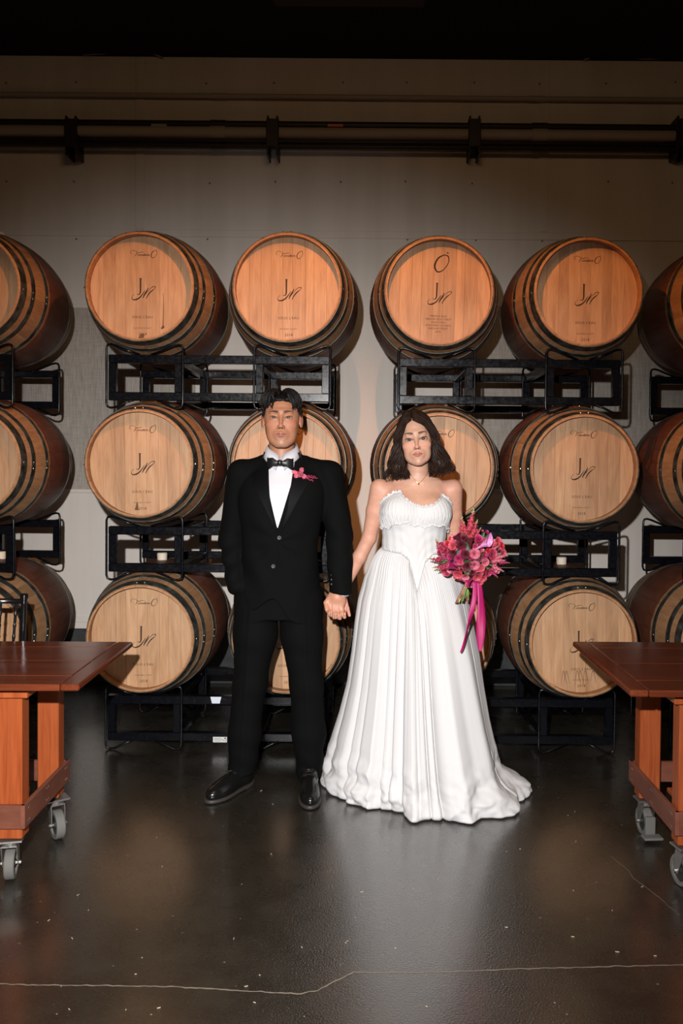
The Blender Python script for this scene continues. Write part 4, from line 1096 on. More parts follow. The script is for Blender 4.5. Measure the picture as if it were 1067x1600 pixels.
tv = sdf_mesh(trouser_cut, mw(-.30, -.22, .01), mw(.28, .22, 1.02), .0052)
mpart(link('trousers', np_mesh('trousers', *tv, M['suit']), man))
tick('trousers')
# shoes
def shoe(cx, cy, ang, name='shoe'):
    Mx = Matrix.Translation(mw(cx, cy, 0)) @ Matrix.Rotation(ang, 4, 'Z'); Mi = np.array(Mx.inverted())
    def loc(P): return P @ Mi[:3, :3].T + Mi[:3, 3]
    # local: toe towards -y
    def up(P):
        q = loc(P); d_ = ell(q, (0, -.10, .032), (.045, .085, .040)); d_ = smin(d_, ell(q, (0, -.01, .045), (.040, .10, .048)), .03)
        d_ = smin(d_, ell(q, (0, .075, .045), (.034, .042, .052)), .03); d_ = smin(d_, cap(q, (0, .045, .06), (0, .05, .12), .036, .04), .03)
        return smax(np.maximum(d_, q[:, 2] - .11), .014 - q[:, 2], .004)
    def so(P):
        q = loc(P); z = q[:, 2]; q2 = q.copy(); q2[:, 2] = 0
        d2 = smin(ell(q2, (0, -.10, 0), (.050, .092, 1)), ell(q2, (0, .045, 0), (.040, .082, 1)), .03); d2 = smin(d2, ell(q2, (0, -.03, 0), (.042, .1, 1)), .02)
        heel = np.where(q[:, 1] > .035, 0.0, .004); return smax(d2, np.maximum(z - .018, heel - z), .003)
    c = mw(cx, cy, 0); lo = (c[0] - .2, c[1] - .22, -.005); hi = (c[0] + .2, c[1] + .18, .13)
    sh = mpart(link(name, np_mesh('shoe', *sdf_mesh(up, lo, hi, .0035), M['shoe']), man)); so_ = link('sole', np_mesh('sole', *sdf_mesh(so, lo, hi, .0035), M['sole']), sh)
    b = MB()
    for k_ in range(4):
        y_ = -.035 + k_ * .018; z_ = .080 + k_ * .010; b.tube([Mx @ Vector(p) for p in ((-.018, y_, z_ - .004), (0, y_ - .003, z_ + .003), (.018, y_, z_ - .004))], .0026, 6)
    b.tube([Mx @ Vector(p) for p in ((-.002, -.02, .094), (-.025, -.035, .092), (-.03, -.015, .088), (-.004, -.018, .096))], .0016, 5); b.tube([Mx @ Vector(p) for p in ((.002, -.02, .094), (.025, -.035, .092), (.03, -.015, .088), (.004, -.018, .096))], .0016, 5)
    b.build('laces', M['lash'], sh, True)
shoe(-.195, -.03, R(-30)); shoe(.140, -.06, R(6))

tick('shoes')
# groom's hair: centre-parted, wavy, falling to the brows at the sides
def hp(x, y, z): return hm.to_world([x, y, z])
def haircap(P):
    q = hm.to_local(P); ax = np.abs(q[:, 0]); Q = np.stack([ax, q[:, 1], q[:, 2]], 1)
    d_ = ell(Q, (0, -.020, .044), (.084, .100, .090)); d_ = smin(d_, ell(Q, (.045, .045, .075), (.036, .036, .030)), .02)
    line = np.interp(q[:, 1], [-.12, -.05, .0, .03, .055, .09], [-.075, -.045, .002, .022, .064, .088]) + np.clip((.03 - ax) / .03, 0, 1) * 0
    d_ = smax(d_, (line - q[:, 2]) * .8, .008); d_ = smax(d_, -cap(Q, (0, .12, .128), (0, .0, .142), .013), .010)
    return d_ * hm.sc + .0012 * np.sin(P[:, 0] * 240 + 3 * np.sin(P[:, 2] * 60)) 
cv = sdf_mesh(haircap, mw(-.13, -.17, 1.53), mw(.13, .14, 1.82), .0032); ho = mpart(link('hair', np_mesh('hair', *cv, M['hair_m']), man))
rh = random.Random(3); paths = []
hin = lambda P: np.minimum(hm.f(P), body_man(P) + 10)
for sd in (-1, 1):
    for i in range(80):
        f_ = i / 79.0; y0 = .068 - .13 * f_; x0 = sd * (.004 + .006 * rh.random())
        z0 = .122 - .6 * max(0, y0 - .01) ** 1.3 + rh.uniform(-.002, .004)
        front = y0 > .02; L_ = 15; P = []
        endx = sd * (.066 + .016 * rh.random()); endz = (.036 + rh.uniform(-.012, .014)) if front else (.024 - .03 * f_ + rh.uniform(-.014, .014)); endy = y0 + (.026 if front else -.01) + rh.uniform(-.008, .012)
        if front and i < 28: endx = sd * (.040 + .0017 * i + .008 * rh.random()); endz = .030 + .001 * i + rh.uniform(-.004, .012); endy = .088 - .0015 * i
        ph = rh.uniform(0, 6.28); wv = .0045 + .0055 * rh.random()
        for j in range(L_):
            t_ = j / (L_ - 1); u = math.sin(t_ * PI / 2)
            x = x0 + (endx - x0) * u; z = z0 + (endz - z0) * (1 - math.cos(t_ * PI / 2)) + .014 * math.sin(t_ * PI) ; y = y0 + (endy - y0) * t_ + .016 * math.sin(t_ * PI) * (1 if front else 0)
            x += wv * math.sin(t_ * 7 + ph) * sd; z += wv * math.cos(t_ * 8 + ph); y += wv * math.sin(t_ * 6 + ph) * .5
            P.append((x, y, z))
        Wp = hm.to_world(P); Wp = push_out(hm.f, Wp, .0035); paths.append(([tuple(p) for p in Wp], .0050 + .0025 * rh.random(), .6))
for sd in (-1, 1):      # side burns and curls above the ears
    for i in range(16):
        y0 = .046 - .007 * i; z0 = .062 + rh.uniform(-.01, .02); P = []
        for j in range(9):
            t_ = j / 8; P.append((sd * (.078 + .006 * math.sin(t_ * 6 + i)), y0 + .006 * math.sin(t_ * 8 + i * 2), z0 - t_ * (.040 + .012 * rh.random()) - .02 * (y0 < 0) * t_))
        Wp = push_out(hm.f, hm.to_world(P), .002); paths.append(([tuple(p) for p in Wp], .0062, .6))
lo_ = locks('locks', paths, M['hair_m'], ho); lo_['kind'] = 'stuff'
print('groom', time.time() - T0_)
# ------------------------------------------------------------ the bride
BX, BYY = .215, 3.86
bride = empty('person', (BX, BYY, 0)); BINV = Matrix.Translation((-BX, -BYY, 0))
tag(bride, 'woman with long dark hair in strapless white gown, holding his hand and a bouquet', 'person')
def bw(x, y, z): return (BX + x, BYY + y, z)
def bpart(o): o.matrix_parent_inverse = BINV; return o
hb = Head(bw(-.003, -.045, 1.5815), R(-3), R(-3), R(-6.5), 1.0, False)
SR, ER, WR_ = bw(-.163, .02, 1.365), bw(-.208, .060, 1.135), (-.100, 3.945, .915)
SL, EL, WL_ = bw(.170, .02, 1.365), bw(.182, .085, 1.10), (.452, 3.715, 1.000)
BT = [(a, BX + x, BYY + y, c_, d_) for a, x, y, c_, d_ in [(.80, .0, .015, .19, .125), (.92, -.004, .01, .180, .120), (1.02, -.008, .0, .150, .100), (1.10, -.010, -.005, .132, .092), (1.18, -.004, -.002, .138, .098), (1.26, .0, .0, .150, .102), (1.33, .002, .01, .152, .090), (1.375, .004, .022, .140, .066), (1.41, .006, .03, .085, .050)]]
def hand_her_right(P):
    # behind his palm; her fingertips come through between his fingers
    d_ = ell(P, (-.132, 3.882, .862), (.036, .015, .042)); d_ = smin(d_, cap(P, (-.106, 3.935, .905), (-.122, 3.900, .880), .022, .024), .02)
    for (x, z_, dy) in ((-.1590, .806, -.014), (-.1400, .797, -.014), (-.1215, .792, -.010), (-.1010, .796, 0)):
        d_ = smin(d_, cap(P, (x, 3.880, .838), (x, 3.872, .806), .0082, .0078), .006)
        d_ = smin(d_, cap(P, (x, 3.872, .806), (x + .001, 3.816 + dy, z_ - .006), .0078, .0074), .003); d_ = smin(d_, cap(P, (x + .001, 3.816 + dy, z_ - .006), (x + .002, 3.8045 + dy, z_ + .010), .0074, .0062), .003)
    d_ = smin(d_, cap(P, (-.100, 3.895, .860), (-.088, 3.872, .822), .0085, .0075), .006); d_ = smin(d_, cap(P, (-.088, 3.872, .822), (-.079, 3.850, .792), .0080, .0066), .003)
    d_ = smin(d_, cap(P, (-.165, 3.885, .86), (-.1815, 3.848, .838), .010, .0085), .008); d_ = smin(d_, cap(P, (-.1815, 3.848, .838), (-.178, 3.822, .815), .0085, .0070), .003)
    return d_
HC = (.446, 3.672, .978)      # her fist round the stems
def hand_her_left(P):
    d_ = ell(P, (HC[0] + .016, HC[1] + .020, HC[2] + .01), (.030, .022, .040)); d_ = smin(d_, cap(P, WL_, (HC[0] + .018, HC[1] + .028, HC[2] + .016), .023, .024), .02)
    for k_ in range(4):
        z = HC[2] + .036 - .0185 * k_; x = HC[0]; y = HC[1]
        a, b_, c_, e = (x + .030, y + .004, z + .004), (x + .012, y - .024, z), (x - .014, y - .020, z - .002), (x - .020, y + .002, z - .002)
        d_ = smin(d_, smin(cap(P, a, b_, .0092, .0085), smin(cap(P, b_, c_, .0085, .0078), cap(P, c_, e, .0078, .0065), .003), .003), .003)
    d_ = smin(d_, cap(P, (HC[0] + .006, HC[1] + .028, HC[2] + .03), (HC[0] - .020, HC[1] + .010, HC[2] + .050), .0105, .0085), .006)
    return d_
def bust(P):
    d_ = None
    for s in (-1, 1):
        e = ell(P, bw(s * .070 + .002, -.066, 1.262), (.064, .048, .066)); d_ = e if d_ is None else np.minimum(d_, e)
    return d_
def body_her(P):
    nk = smin(cap(P, bw(.006, -.012, 1.53), bw(.010, .012, 1.405), .046, .049), ell(P, bw(.010, .022, 1.372), (.125, .058, .042)), .045)
    d_ = smin(hb.f(P), nk, .012); tor = smin(profile(P, BT, 2.15), bust(P), .035)
    d_ = smin(d_, tor, .03)
    for S_, E_, W_, r0 in ((SR, ER, WR_, .043), (SL, EL, WL_, .043)):
        d_ = smin(d_, chain(P, (S_, tuple(np.array(S_) * .55 + np.array(E_) * .45), E_, tuple(np.array(E_) * .6 + np.array(W_) * .4), W_), (r0, .0385, .0325, .0315, .0215), .012), .032)
    # collar bones
    for s in (-1, 1): d_ = smin(d_, cap(P, bw(.010 + s * .020, -.036, 1.392), bw(.007 + s * .100, -.004, 1.396), .0050), .016)
    d_ = smin(d_, hand_her_right(P), .010); d_ = smin(d_, hand_her_left(P), .010)
    return d_
def legs_her(P):
    return np.minimum(chain(P, (bw(-.085, .01, .88), bw(-.075, .0, .50), bw(-.07, .03, .02)), (.085, .052, .034), .04), chain(P, (bw(.085, .01, .88), bw(.08, -.01, .50), bw(.08, .0, .02)), (.085, .052, .034), .04))
T0_ = time.time()
SKW = (.56, .315, .22)
p1 = clip_faces(sdf_mesh(body_her, bw(-.12, -.18, 1.430), bw(.12, .13, 1.73), .00165), above=1.4365)
p2 = clip_faces(sdf_mesh(body_her, (BX - .43, 3.60, .76), (BX + .30, 4.04, 1.46), .0030), below=1.4435)
p3 = sdf_mesh(lambda P: np.minimum(np.maximum(profile(P, BT, 2.15), .80 - P[:, 2]), legs_her(P)), bw(-.25, -.2, .0), bw(.25, .2, .95), .011)
V, Fc = join_np([p1, p2, p3]); me = np_mesh('body', V, Fc, M['skin_w'])
tn = hb.tone(V, SKW, (.42, .095, .085), (.022, .011, .008), (.68, .24, .18), (.60, .29, .21))
lowh = V[:, 2] < .90; tn[lowh] = (.58, .285, .20); set_col(me, tn); bpart(link('body', me, bride))
tick('bride body'); n0 = len(bride.children); hb.eyes(bride)
for ch in bride.children: ch.matrix_parent_inverse = BINV
# ---- bodice
th = np.linspace(-PI, PI, 241)
ax_ = (BX, BYY)
def ztop(t): return np.interp(t, [-PI, -1.75, -1.35, -1.0, -.80, -.50, -.15, .20, .50, .78, 1.0, 1.35, 1.7, PI], [1.23, 1.272, 1.300, 1.345, 1.352, 1.325, 1.296, 1.285, 1.292, 1.318, 1.338, 1.296, 1.268, 1.23])
def zseam(t): return np.interp(t, [-PI, -1.5, -.6, -.30, -.12, .03, .18, .34, .65, 1.5, PI], [1.10, 1.100, 1.085, 1.055, .985, .920, .985, 1.045, 1.08, 1.098, 1.10])
fb = lambda P: smin(smin(profile(P, BT, 2.15), bust(P), .035), legs_her(P) + .0, .05)
rows = wrap(fb, ax_, th, zseam(th) - .012, ztop(th) - .008, 40, .0075, wav=lambda s, t: .0011 * np.sin(t * 23 + 4 * s) * (1 - s) + .0008 * np.sin(s * 30 + t * 3))
b = MB(); b.grid([[Vector(p) for p in r_] for r_ in rows]); o = bpart(b.build('bodice', M['gown'], bride, True)); thick(o.data, .002)
# folded-over ruffle with a frilled edge
th2 = np.linspace(-PI, PI, 700)
def zlow(t): return np.interp(t, [-PI, -1.6, -1.0, -.5, .2, .8, 1.3, 1.7, PI], [1.19, 1.19, 1.195, 1.222, 1.203, 1.21, 1.19, 1.17, 1.19])
def rwav(s, t):
    return (.004 + .007 * (1 - s) * s * 2.2) + (.0008 * np.sin(t * 98 + 4 * np.sin(t * 9) + 3 * s + 3 * np.sin(s * 9)) + .0008 * np.sin(t * 61 + 5 * s)) * (1 - s * .4) + .0020 * (1 - s) ** 3 * np.sin(t * 120 + 1.7 * np.sin(t * 13))
rows = wrap(fb, ax_, th2, zlow(th2) + .0045 * np.sin(th2 * 15), ztop(th2), 20, .0075, wav=rwav)
b = MB(); b.grid([[Vector(p) for p in r_] for r_ in rows]); o = bpart(b.build('ruffle', M['gown2'], bride, True)); thick(o.data, .0016)
def frill(name, base_z, hgt, amp, fr, off, flare):
    P0 = wrap(fb, ax_, th2, base_z, base_z + 1e-4, 2, off)[0]; rows = []
    dr = np.stack([np.sin(th2), -np.cos(th2), 0 * th2], 1)
    for i in range(5):
        s = i / 4; w_ = amp * s * (np.sin(th2 * fr + 2.2 * np.sin(th2 * 11)) + .5 * np.sin(th2 * fr * 1.7 + 1)); zz = hgt * s * (1 + .35 * np.sin(th2 * fr * .5 + 3 * np.sin(th2 * 7)))
        Pn = P0 + dr * (flare * s + w_)[:, None]; Pn[:, 2] += zz; rows.append([Vector(p) for p in Pn])
    b = MB(); b.grid(rows); o = bpart(b.build(name, M['gown2'], bride, True)); thick(o.data, .0012)
frill('frill', ztop(th2) - .002, .0105, .0030, 118, .011, .005)
frill('frill', zlow(th2) + .004 + .0045 * np.sin(th2 * 15), -.008, .0030, 120, .0125, .003)
# basque seam frill
m_ = (th2 > -1.3) & (th2 < 1.3)
P0 = wrap(fb, ax_, th2, zseam(th2), zseam(th2) + 1e-4, 2, .010)[0]; rows = []
for i in range(4):
    s = i / 3; Pn = P0[m_].copy(); t_ = th2[m_]; Pn[:, 1] -= .004 + .004 * s * (1 + np.sin(t_ * 70 + 2 * np.sin(t_ * 17))); Pn[:, 2] += (.007 * s - .002) + .003 * s * np.sin(t_ * 61); rows.append([Vector(p) for p in Pn])
b = MB(); b.grid(rows); o = bpart(b.build('seam_frill', M['gown2'], bride, True)); thick(o.data, .0012)
tick('bodice')
# ---- skirt
HEM = [(-.190, 3.95), (-.183, 3.86), (-.135, 3.775), (-.075, 3.690), (.010, 3.600), (.060, 3.625), (.095, 3.665), (.140, 3.58), (.205, 3.495), (.255, 3.54), (.330, 3.530), (.385, 3.50), (.425, 3.480), (.50, 3.525), (.600, 3.560), (.625, 3.63), (.66, 3.70), (.725, 3.775), (.745, 3.87), (.64, 4.02), (.35, 4.10), (.05, 4.08), (-.13, 4.03)]
C0 = np.array((.28, 3.84)); ha = []
for x, y in HEM: d_ = np.array((x, y)) - C0; ha.append((math.atan2(d_[0], -d_[1]), math.hypot(*d_)))
ha.sort(); HA = np.array([a for a, _ in ha]); HR = np.array([r for _, r in ha])
NT_ = 1100; tS = np.linspace(-PI, PI, NT_ + 1)[:-1]
hr = np.interp(tS, np.concatenate([HA - 2 * PI, HA, HA + 2 * PI]), np.concatenate([HR] * 3))
kf = np.ones(15) / 15; hr = np.convolve(np.concatenate([hr[-7:], hr, hr[:7]]), kf, 'valid')
HEMP = np.stack([C0[0] + np.sin(tS) * hr, C0[1] - np.cos(tS) * hr], 1)
TOPP = wrap(fb, ax_, tS, zseam(tS), zseam(tS) + 1e-4, 2, .009)[0]
cc = (HEMP[:, 0] - .28) / .46; sR = np.clip(.5 + .5 * np.sin(tS) * 1.5, 0, 1)
tL = [0, .07, .126, .22, .31, .44, .57, .70, .836, .925, .97, 1]; gL = [0, .17, .29, .40, .45, .50, .57, .70, .87, .96, .995, 1]
tR = [0, .07, .126, .22, .44, .57, .70, .836, .90, .94, .97, 1]; gR = [0, .12, .19, .276, .407, .46, .524, .614, .69, .80, .94, 1]
tF = [0, .07, .15, .3, .5, .7, .85, .93, .98, 1]; gF = [0, .13, .24, .39, .56, .73, .87, .95, .99, 1]
def lerp_(a, b_, k): return a + (b_ - a) * k
fa = .34 * np.sin(2 * tS + 1.0) + .15 * np.sin(5 * tS + .4) + .07 * np.sin(11 * tS)
def foldf(th_, n): 
    u = (th_ * n / (2 * PI)) % 1.0; return 1 - 2.0 * np.abs(2 * u - 1) ** 3.2   # rounded crest, sharp valley
rows = []; NR = 150
nx_ = np.stack([np.sin(tS), -np.cos(tS)], 1)
amp_th = .75 + .45 * np.sin(3 * tS + .6) + .45 * np.sin(8 * tS)
for i in range(NR + 1):
    s = i / NR; t_ = 1 - (1 - s) ** 1.12
    g_ = lerp_(np.interp(t_, tL, gL), np.interp(t_, tR, gR), sR); fw = np.clip(np.cos(tS), 0, 1) ** 1.2; g_ = lerp_(g_, np.interp(t_, tF, gF), fw * .85)
    xy = TOPP[:, :2] * (1 - g_)[:, None] + HEMP * g_[:, None]; z = TOPP[:, 2] * (1 - t_) + .012 * t_
    sh = fa + .10 * math.sin(t_ * 2.2)
    big = foldf(tS + sh, 17) * (.0015 + .018 * t_ ** 1.1) * amp_th * (1 - .55 * max(0, (t_ - .9) / .1))
    mid = foldf(tS * 1.0 + fa * .6 + .05 * t_, 41) * (.0011 + .001 * t_) * (1 - .75 * t_) * (.5 + .5 * np.sin(tS * 4 + 2))
    ga = np.sin(tS * 118 + 3 * np.sin(tS * 9)) * .0014 * math.exp(-(t_ / .16) ** 2) * min(1, t_ / .01)
    pf = .008 * math.exp(-((t_ - .045) / .05) ** 2) * min(1, t_ / .012)
    crump = np.zeros(NT_)
    if t_ > .78:
        k_ = ((t_ - .78) / .22)
        crump = np.array([mnoise.noise(Vector((p[0] * 9, p[1] * 9, zz * 16))) for p, zz in zip(xy, z)]) * .042 * k_ + np.array([mnoise.noise(Vector((p[0] * 30 + 5, p[1] * 30, zz * 40))) for p, zz in zip(xy, z)]) * .010 * k_
    d_ = (big + mid) * min(1, t_ / .05) + ga + pf + crump + .012 * math.exp(-((t_ - .955) / .03) ** 2)
    xy = xy + nx_ * d_[:, None]
    rows.append([Vector((a[0], a[1], max(.006, c_))) for a, c_ in zip(xy, z)])
last = rows[-1]
for k_, (ins, zz) in enumerate(((.006, .005), (.030, .004), (.060, .006))):
    rows.append([Vector((p.x - n_[0] * ins, p.y - n_[1] * ins, zz)) for p, n_ in zip(last, nx_)])
b = MB(); b.grid(rows, True); o = bpart(b.build('skirt', M['gown'], bride, True)); thick(o.data, .0018)
tick('skirt')
# ---- necklace, earrings
pts = []
for i in range(41):
    a = -1 + 2 * i / 40; x = .010 + a * .048; z = 1.392 + .060 * abs(a) ** 1.5; pts.append((BX + x, z))
Y = front_y(body_her, np.array([p[0] for p in pts]), np.array([p[1] for p in pts]), 3.5)
b = MB(); b.tube([(p[0], y - .0012, p[1]) for p, y in zip(pts, Y)], .0009, 6); ne = bpart(b.build('necklace', M['gold'], bride, True))
b = MB(); b.lathe([(.0005, -.0045), (.0042, -.001), (.0042, .001), (.0005, .0045)], 12, Matrix.Translation((pts[20][0], Y[20] - .003, 1.387)) @ Matrix.Rotation(PI / 2, 4, 'X')); b.build('pendant', M['gold'], ne, True)
for sd in (-1, 1):
    c = hb.to_world([sd * .082, .006, -.058]); b = MB(); b.lathe([(.001, .016), (.0016, .006), (.0052, -.002), (.0044, -.010), (.001, -.014)], 12, Matrix.Translation(c)); bpart(b.build('earring', M['gold'], bride, True))
# ---- hair
def hvol(P):
    q = hb.to_local(P); ax = np.abs(q[:, 0]); Q = np.stack([ax, q[:, 1], q[:, 2]], 1)
    d_ = ell(Q, (0, -.022, .040), (.082, .100, .090))
    d_ = smin(d_, chain(Q, ((.062, -.01, .02), (.078, -.012, -.05), (.094, -.006, -.110), (.102, -.002, -.142)), (.024, .032, .036, .024), .02), .03)
    d_ = smin(d_, chain(Q, ((0, -.07, .0), (.03, -.085, -.12)), (.06, .05), .02), .03)
    fc = smin(ell(Q, (0, .085, -.030), (.060, .105, .112)), ell(Q, (0, .03, -.13), (.042, .12, .06)), .02)
    d_ = smax(d_, -fc, .010)
    return d_ * hb.sc + .0010 * np.sin(P[:, 0] * 300 + 6 * np.sin(P[:, 2] * 40))
hvv = sdf_mesh(lambda P: smax(hvol(P), -(body_her(P) - .001), .002), bw(-.20, -.13, 1.39), bw(.22, .16, 1.735), .0036)
hob = bpart(link('hair', np_mesh('hair', *hvv, M['hair_w']), bride))
tick('hairvol'); rh = random.Random(7); paths = []
for sd in (-1, 1):
    N_ = 175
    for i in range(N_):
        f_ = (i / (N_ - 1)) ** 1.0
        y0 = .088 - .165 * f_; z0 = .1265 - 4.6 * (y0 + .015) ** 2 ; x0 = -.010 + sd * .002
        xo = rh.random(); lay = rh.random()
        temple = (sd * (.046 + .030 * math.sin(min(1, f_ * 1.6) * PI / 2) + .004 * lay), .072 - .13 * f_, .052 - .012 * max(0, 1 - f_ * 5) + .01 * rh.random())
        cheek = (sd * (.067 + .018 * math.sin(min(1, f_ * 2) * PI / 2) + .018 * lay), .052 - .10 * f_, -.010)
        jaw = (sd * (.063 + .062 * xo), .036 - .075 * f_, -.075)
        neck = (sd * (.054 + .096 * xo), .030 - .06 * f_ + .012 * lay, -.122)
        curl = rh.uniform(-.5, 1); end = (sd * (.050 + .094 * xo + .008 * curl), .034 - .05 * f_ + .02 * lay, -.146 - .024 * rh.random())
        tip = (sd * max(.052, abs(end[0]) - .016 + .026 * curl), end[1] + .006, end[2] - .012 + .008 * xo)
        K = [(x0, y0, z0), (x0 + sd * (.026 - .004 * max(0, 1 - f_ * 4)), y0 + .004 - .01 * f_, z0 - .002 - .010 * max(0, 1 - f_ * 4)), temple, cheek, jaw, neck, end]; P = []
        for a in range(len(K) - 1):
            q0, q1, q2, q3 = [Vector(K[max(0, min(len(K) - 1, a + e))]) for e in (-1, 0, 1, 2)]
            for j in range(5):
                t_ = j / 5; P.append(.5 * ((2 * q1) + (-q0 + q2) * t_ + (2 * q0 - 5 * q1 + 4 * q2 - q3) * t_ ** 2 + (-q0 + 3 * q1 - 3 * q2 + q3) * t_ ** 3))
        P.append(Vector(K[-1])); ph = 3.2 * xo + 2.5 * f_ + rh.uniform(-.3, .3)
        for j, p in enumerate(P):
            s = j / len(P); am = .0135 * max(0, (s - .36) / .64) ** .7
            p.x += sd * am * math.sin(s * 17 + ph); p.y += am * .9 * math.cos(s * 17 + ph)
        Wp = hb.to_world(np.array([tuple(p) for p in P])); Wp = push_out(body_her, Wp, .004 + .004 * lay); paths.append(([tuple(p) for p in Wp], .0036 + .0028 * rh.random(), .55))
lk = locks('locks', paths, M['hair_w'], hob, 6); lk['kind'] = 'stuff'
tick('locks')

# ------------------------------------------------------------ the bouquet
def fl_mat(name, a, b_, rough=.55):
    m = new_mat(name, a, rough); t = NT(m); n = t.noise(t.coord(), 70, 3); t.base(t.ramp(n, [(.35, a), (.7, b_)])); t.b.inputs['Subsurface Weight'].default_value = .05; return m
FM = {'coral': fl_mat('coral_petal', (.46, .032, .065), (.66, .13, .16)), 'pink': fl_mat('pink_petal', (.50, .065, .13), (.70, .24, .30)), 'magenta': fl_mat('magenta_petal', (.28, .008, .07), (.46, .025, .14)),
      'wine': fl_mat('burgundy_petal', (.060, .006, .012), (.15, .012, .028)), 'red': fl_mat('red_petal', (.42, .010, .028), (.60, .04, .06)), 'lilac': fl_mat('lilac_calla', (.52, .10, .33), (.75, .36, .60)), 'rose': fl_mat('rose_petal', (.32, .018, .06), (.54, .08, .13)),
      'green': fl_mat('stem_green', (.10, .17, .035), (.24, .32, .10)), 'pale': fl_mat('pale_bud', (.50, .50, .22), (.66, .55, .32)), 'leaf': fl_mat('dark_leaf', (.02, .045, .012), (.05, .09, .03))}
M['ribbon'] = new_mat('magenta_ribbon', (.36, .008, .105), .5)
def petal(b, Mx, L_, W_, cup=.3, n=4, tip=.6):
    rows = []
    for i in range(n + 1):
        s = i / n; w_ = W_ * max(.03, math.sin(PI * (s * tip + (1 - tip) * .12 + .02))) ** .8 * (1 if s < .98 else .55); row = []
        for j in range(3):
            u = j - 1; row.append(Mx @ Vector((u * w_ * .5, L_ * s, cup * L_ * s * s + abs(u) * w_ * .22)))
        rows.append(row)
    b.grid(rows)
def rosette(rad, layers, kind, seed, spread=1.0):
    b = MB(); r_ = random.Random(seed); Lr = layers
    for q in range(Lr):
        f_ = (q + 1) / Lr; n = 4 + q * 2; tilt = R(78 - 72 * f_ * spread)
        for k_ in range(n):
            Mx = Matrix.Rotation(2 * PI * k_ / n + q * .5 + r_.uniform(-.2, .2), 4, 'Z') @ Matrix.Rotation(tilt + r_.uniform(-.12, .12), 4, 'X')
            petal(b, Mx, rad * (.45 + .55 * f_), rad * (.55 + .25 * f_), .25)
    return b.mesh('flower', kind, True)
def mum(rad, kind, seed, core=None):
    b = MB(); r_ = random.Random(seed)
    for q in range(4):
        f_ = (q + 1) / 4; n = 8 + q * 4
        for k_ in range(n):
            Mx = Matrix.Rotation(2 * PI * k_ / n + q * .3, 4, 'Z') @ Matrix.Rotation(R(80 - 66 * f_) + r_.uniform(-.1, .1), 4, 'X'); petal(b, Mx, rad * (.4 + .6 * f_), rad * .22, .12, 3)
    if core: b.cur = 1; b.lathe([(rad * .34, 0), (rad * .36, rad * .12), (rad * .2, rad * .26), (.0005, rad * .3)], 14)
    return b.mesh('flower', [kind, core or kind], True)
def spike(L_, kind, seed, r0=.017, tipm=None):
    b = MB(); r_ = random.Random(seed); n = int(L_ / .0042); 
    for k_ in range(n):
        s = k_ / n; z = L_ * s; rr = r0 * (1 - s * .78); b.cur = 1 if (s > .78 and tipm) else 0
        Mz = Matrix.Translation((0, 0, z)) @ Matrix.Rotation(k_ * 2.4, 4, 'Z') @ Matrix.Translation((0, rr * .35, 0))
        for a, tl in ((-.5, .9), (.5, .9), (0, .15), (0, 1.4)):
            petal(b, Mz @ Matrix.Rotation(a + r_.uniform(-.2, .2), 4, 'Z') @ Matrix.Rotation(tl, 4, 'X'), rr * 1.0, rr * .9, .35, 2)
    b.cur = 2; b.tube([(0, 0, -.03), (0, 0, L_)], .0018, 5)
    return b.mesh('flower_spike', [kind, tipm or kind, FM['green']], True)
def calla(L_, kind, seed):
    b = MB(); rows = []
    for i in range(11):
        s = i / 10; rr = L_ * (.05 + .26 * s ** 1.6); row = []
        for j in range(17):
            a = -PI * 1.05 + 2.1 * PI * j / 16; ext = 1 + .55 * s ** 2 * max(0, math.cos(a)) ** 2; row.append(Vector((rr * math.sin(a) * (1 + .1 * s), -rr * math.cos(a) * ext, L_ * s * (1 + .25 * s * math.cos(a)))))
        rows.append(row)
    b.grid(rows); b.cur = 1; b.tube([(0, 0, .1 * L_), (0, 0, .75 * L_)], [.0035, .002], 8)
    return b.mesh('calla_lily', [kind, FM['pale']], True)
bq = empty('bouquet', (.436, 3.66, 1.08)); QINV = bq.matrix_world.copy()
tag(bq, 'pink and burgundy flower bouquet with magenta ribbons held by the bride', 'bouquet')
def bpx(px, py, Y): return at(px, py, Y)
def place(me, px, py, Y, dirv, name=None, sc=1.0, spin=0.0):
    p = bpx(px, py, Y); o = link(name or me.name.split('.')[0], me, bq); q = Vector(dirv).normalized().to_track_quat('Z', 'Y').to_matrix().to_4x4()
    o.matrix_parent_inverse = Matrix.Translation(-Vector((.436, 3.66, 1.08))); o.matrix_world = Matrix.Translation(p) @ q @ Matrix.Rotation(spin, 4, 'Z') @ Matrix.Scale(sc, 4)
    o.location = p; return o
CPX, CPY = 735, 868
def dome(px, py):      # depth of the bouquet surface here
    r2 = ((px - CPX) / 58) ** 2 + ((py - CPY) / 50) ** 2; return 3.565 + .085 * min(1.3, r2), Vector(((px - CPX) / 58, -1.0, -(py - CPY) / 50))
ros = [rosette(.024, 4, FM['coral'], 1), rosette(.022, 4, FM['pink'], 2), rosette(.026, 4, FM['rose'], 3), rosette(.019, 3, FM['magenta'], 4), rosette(.018, 3, FM['red'], 5), rosette(.015, 3, FM['coral'], 6, .8), rosette(.014, 3, FM['pink'], 7, .8)]
mums = [mum(.028, FM['wine'], 1), mum(.024, FM['magenta'], 2), mum(.030, FM['pink'], 3, FM['wine'])]
sp = [spike(.085, FM['coral'], 1, .018, FM['pale']), spike(.070, FM['rose'], 2, .016, FM['pale']), spike(.060, FM['pink'], 3, .016), spike(.055, FM['magenta'], 4, .015)]
cal = [calla(.062, FM['lilac'], 1), calla(.058, FM['wine'], 2), calla(.055, FM['magenta'], 3)]
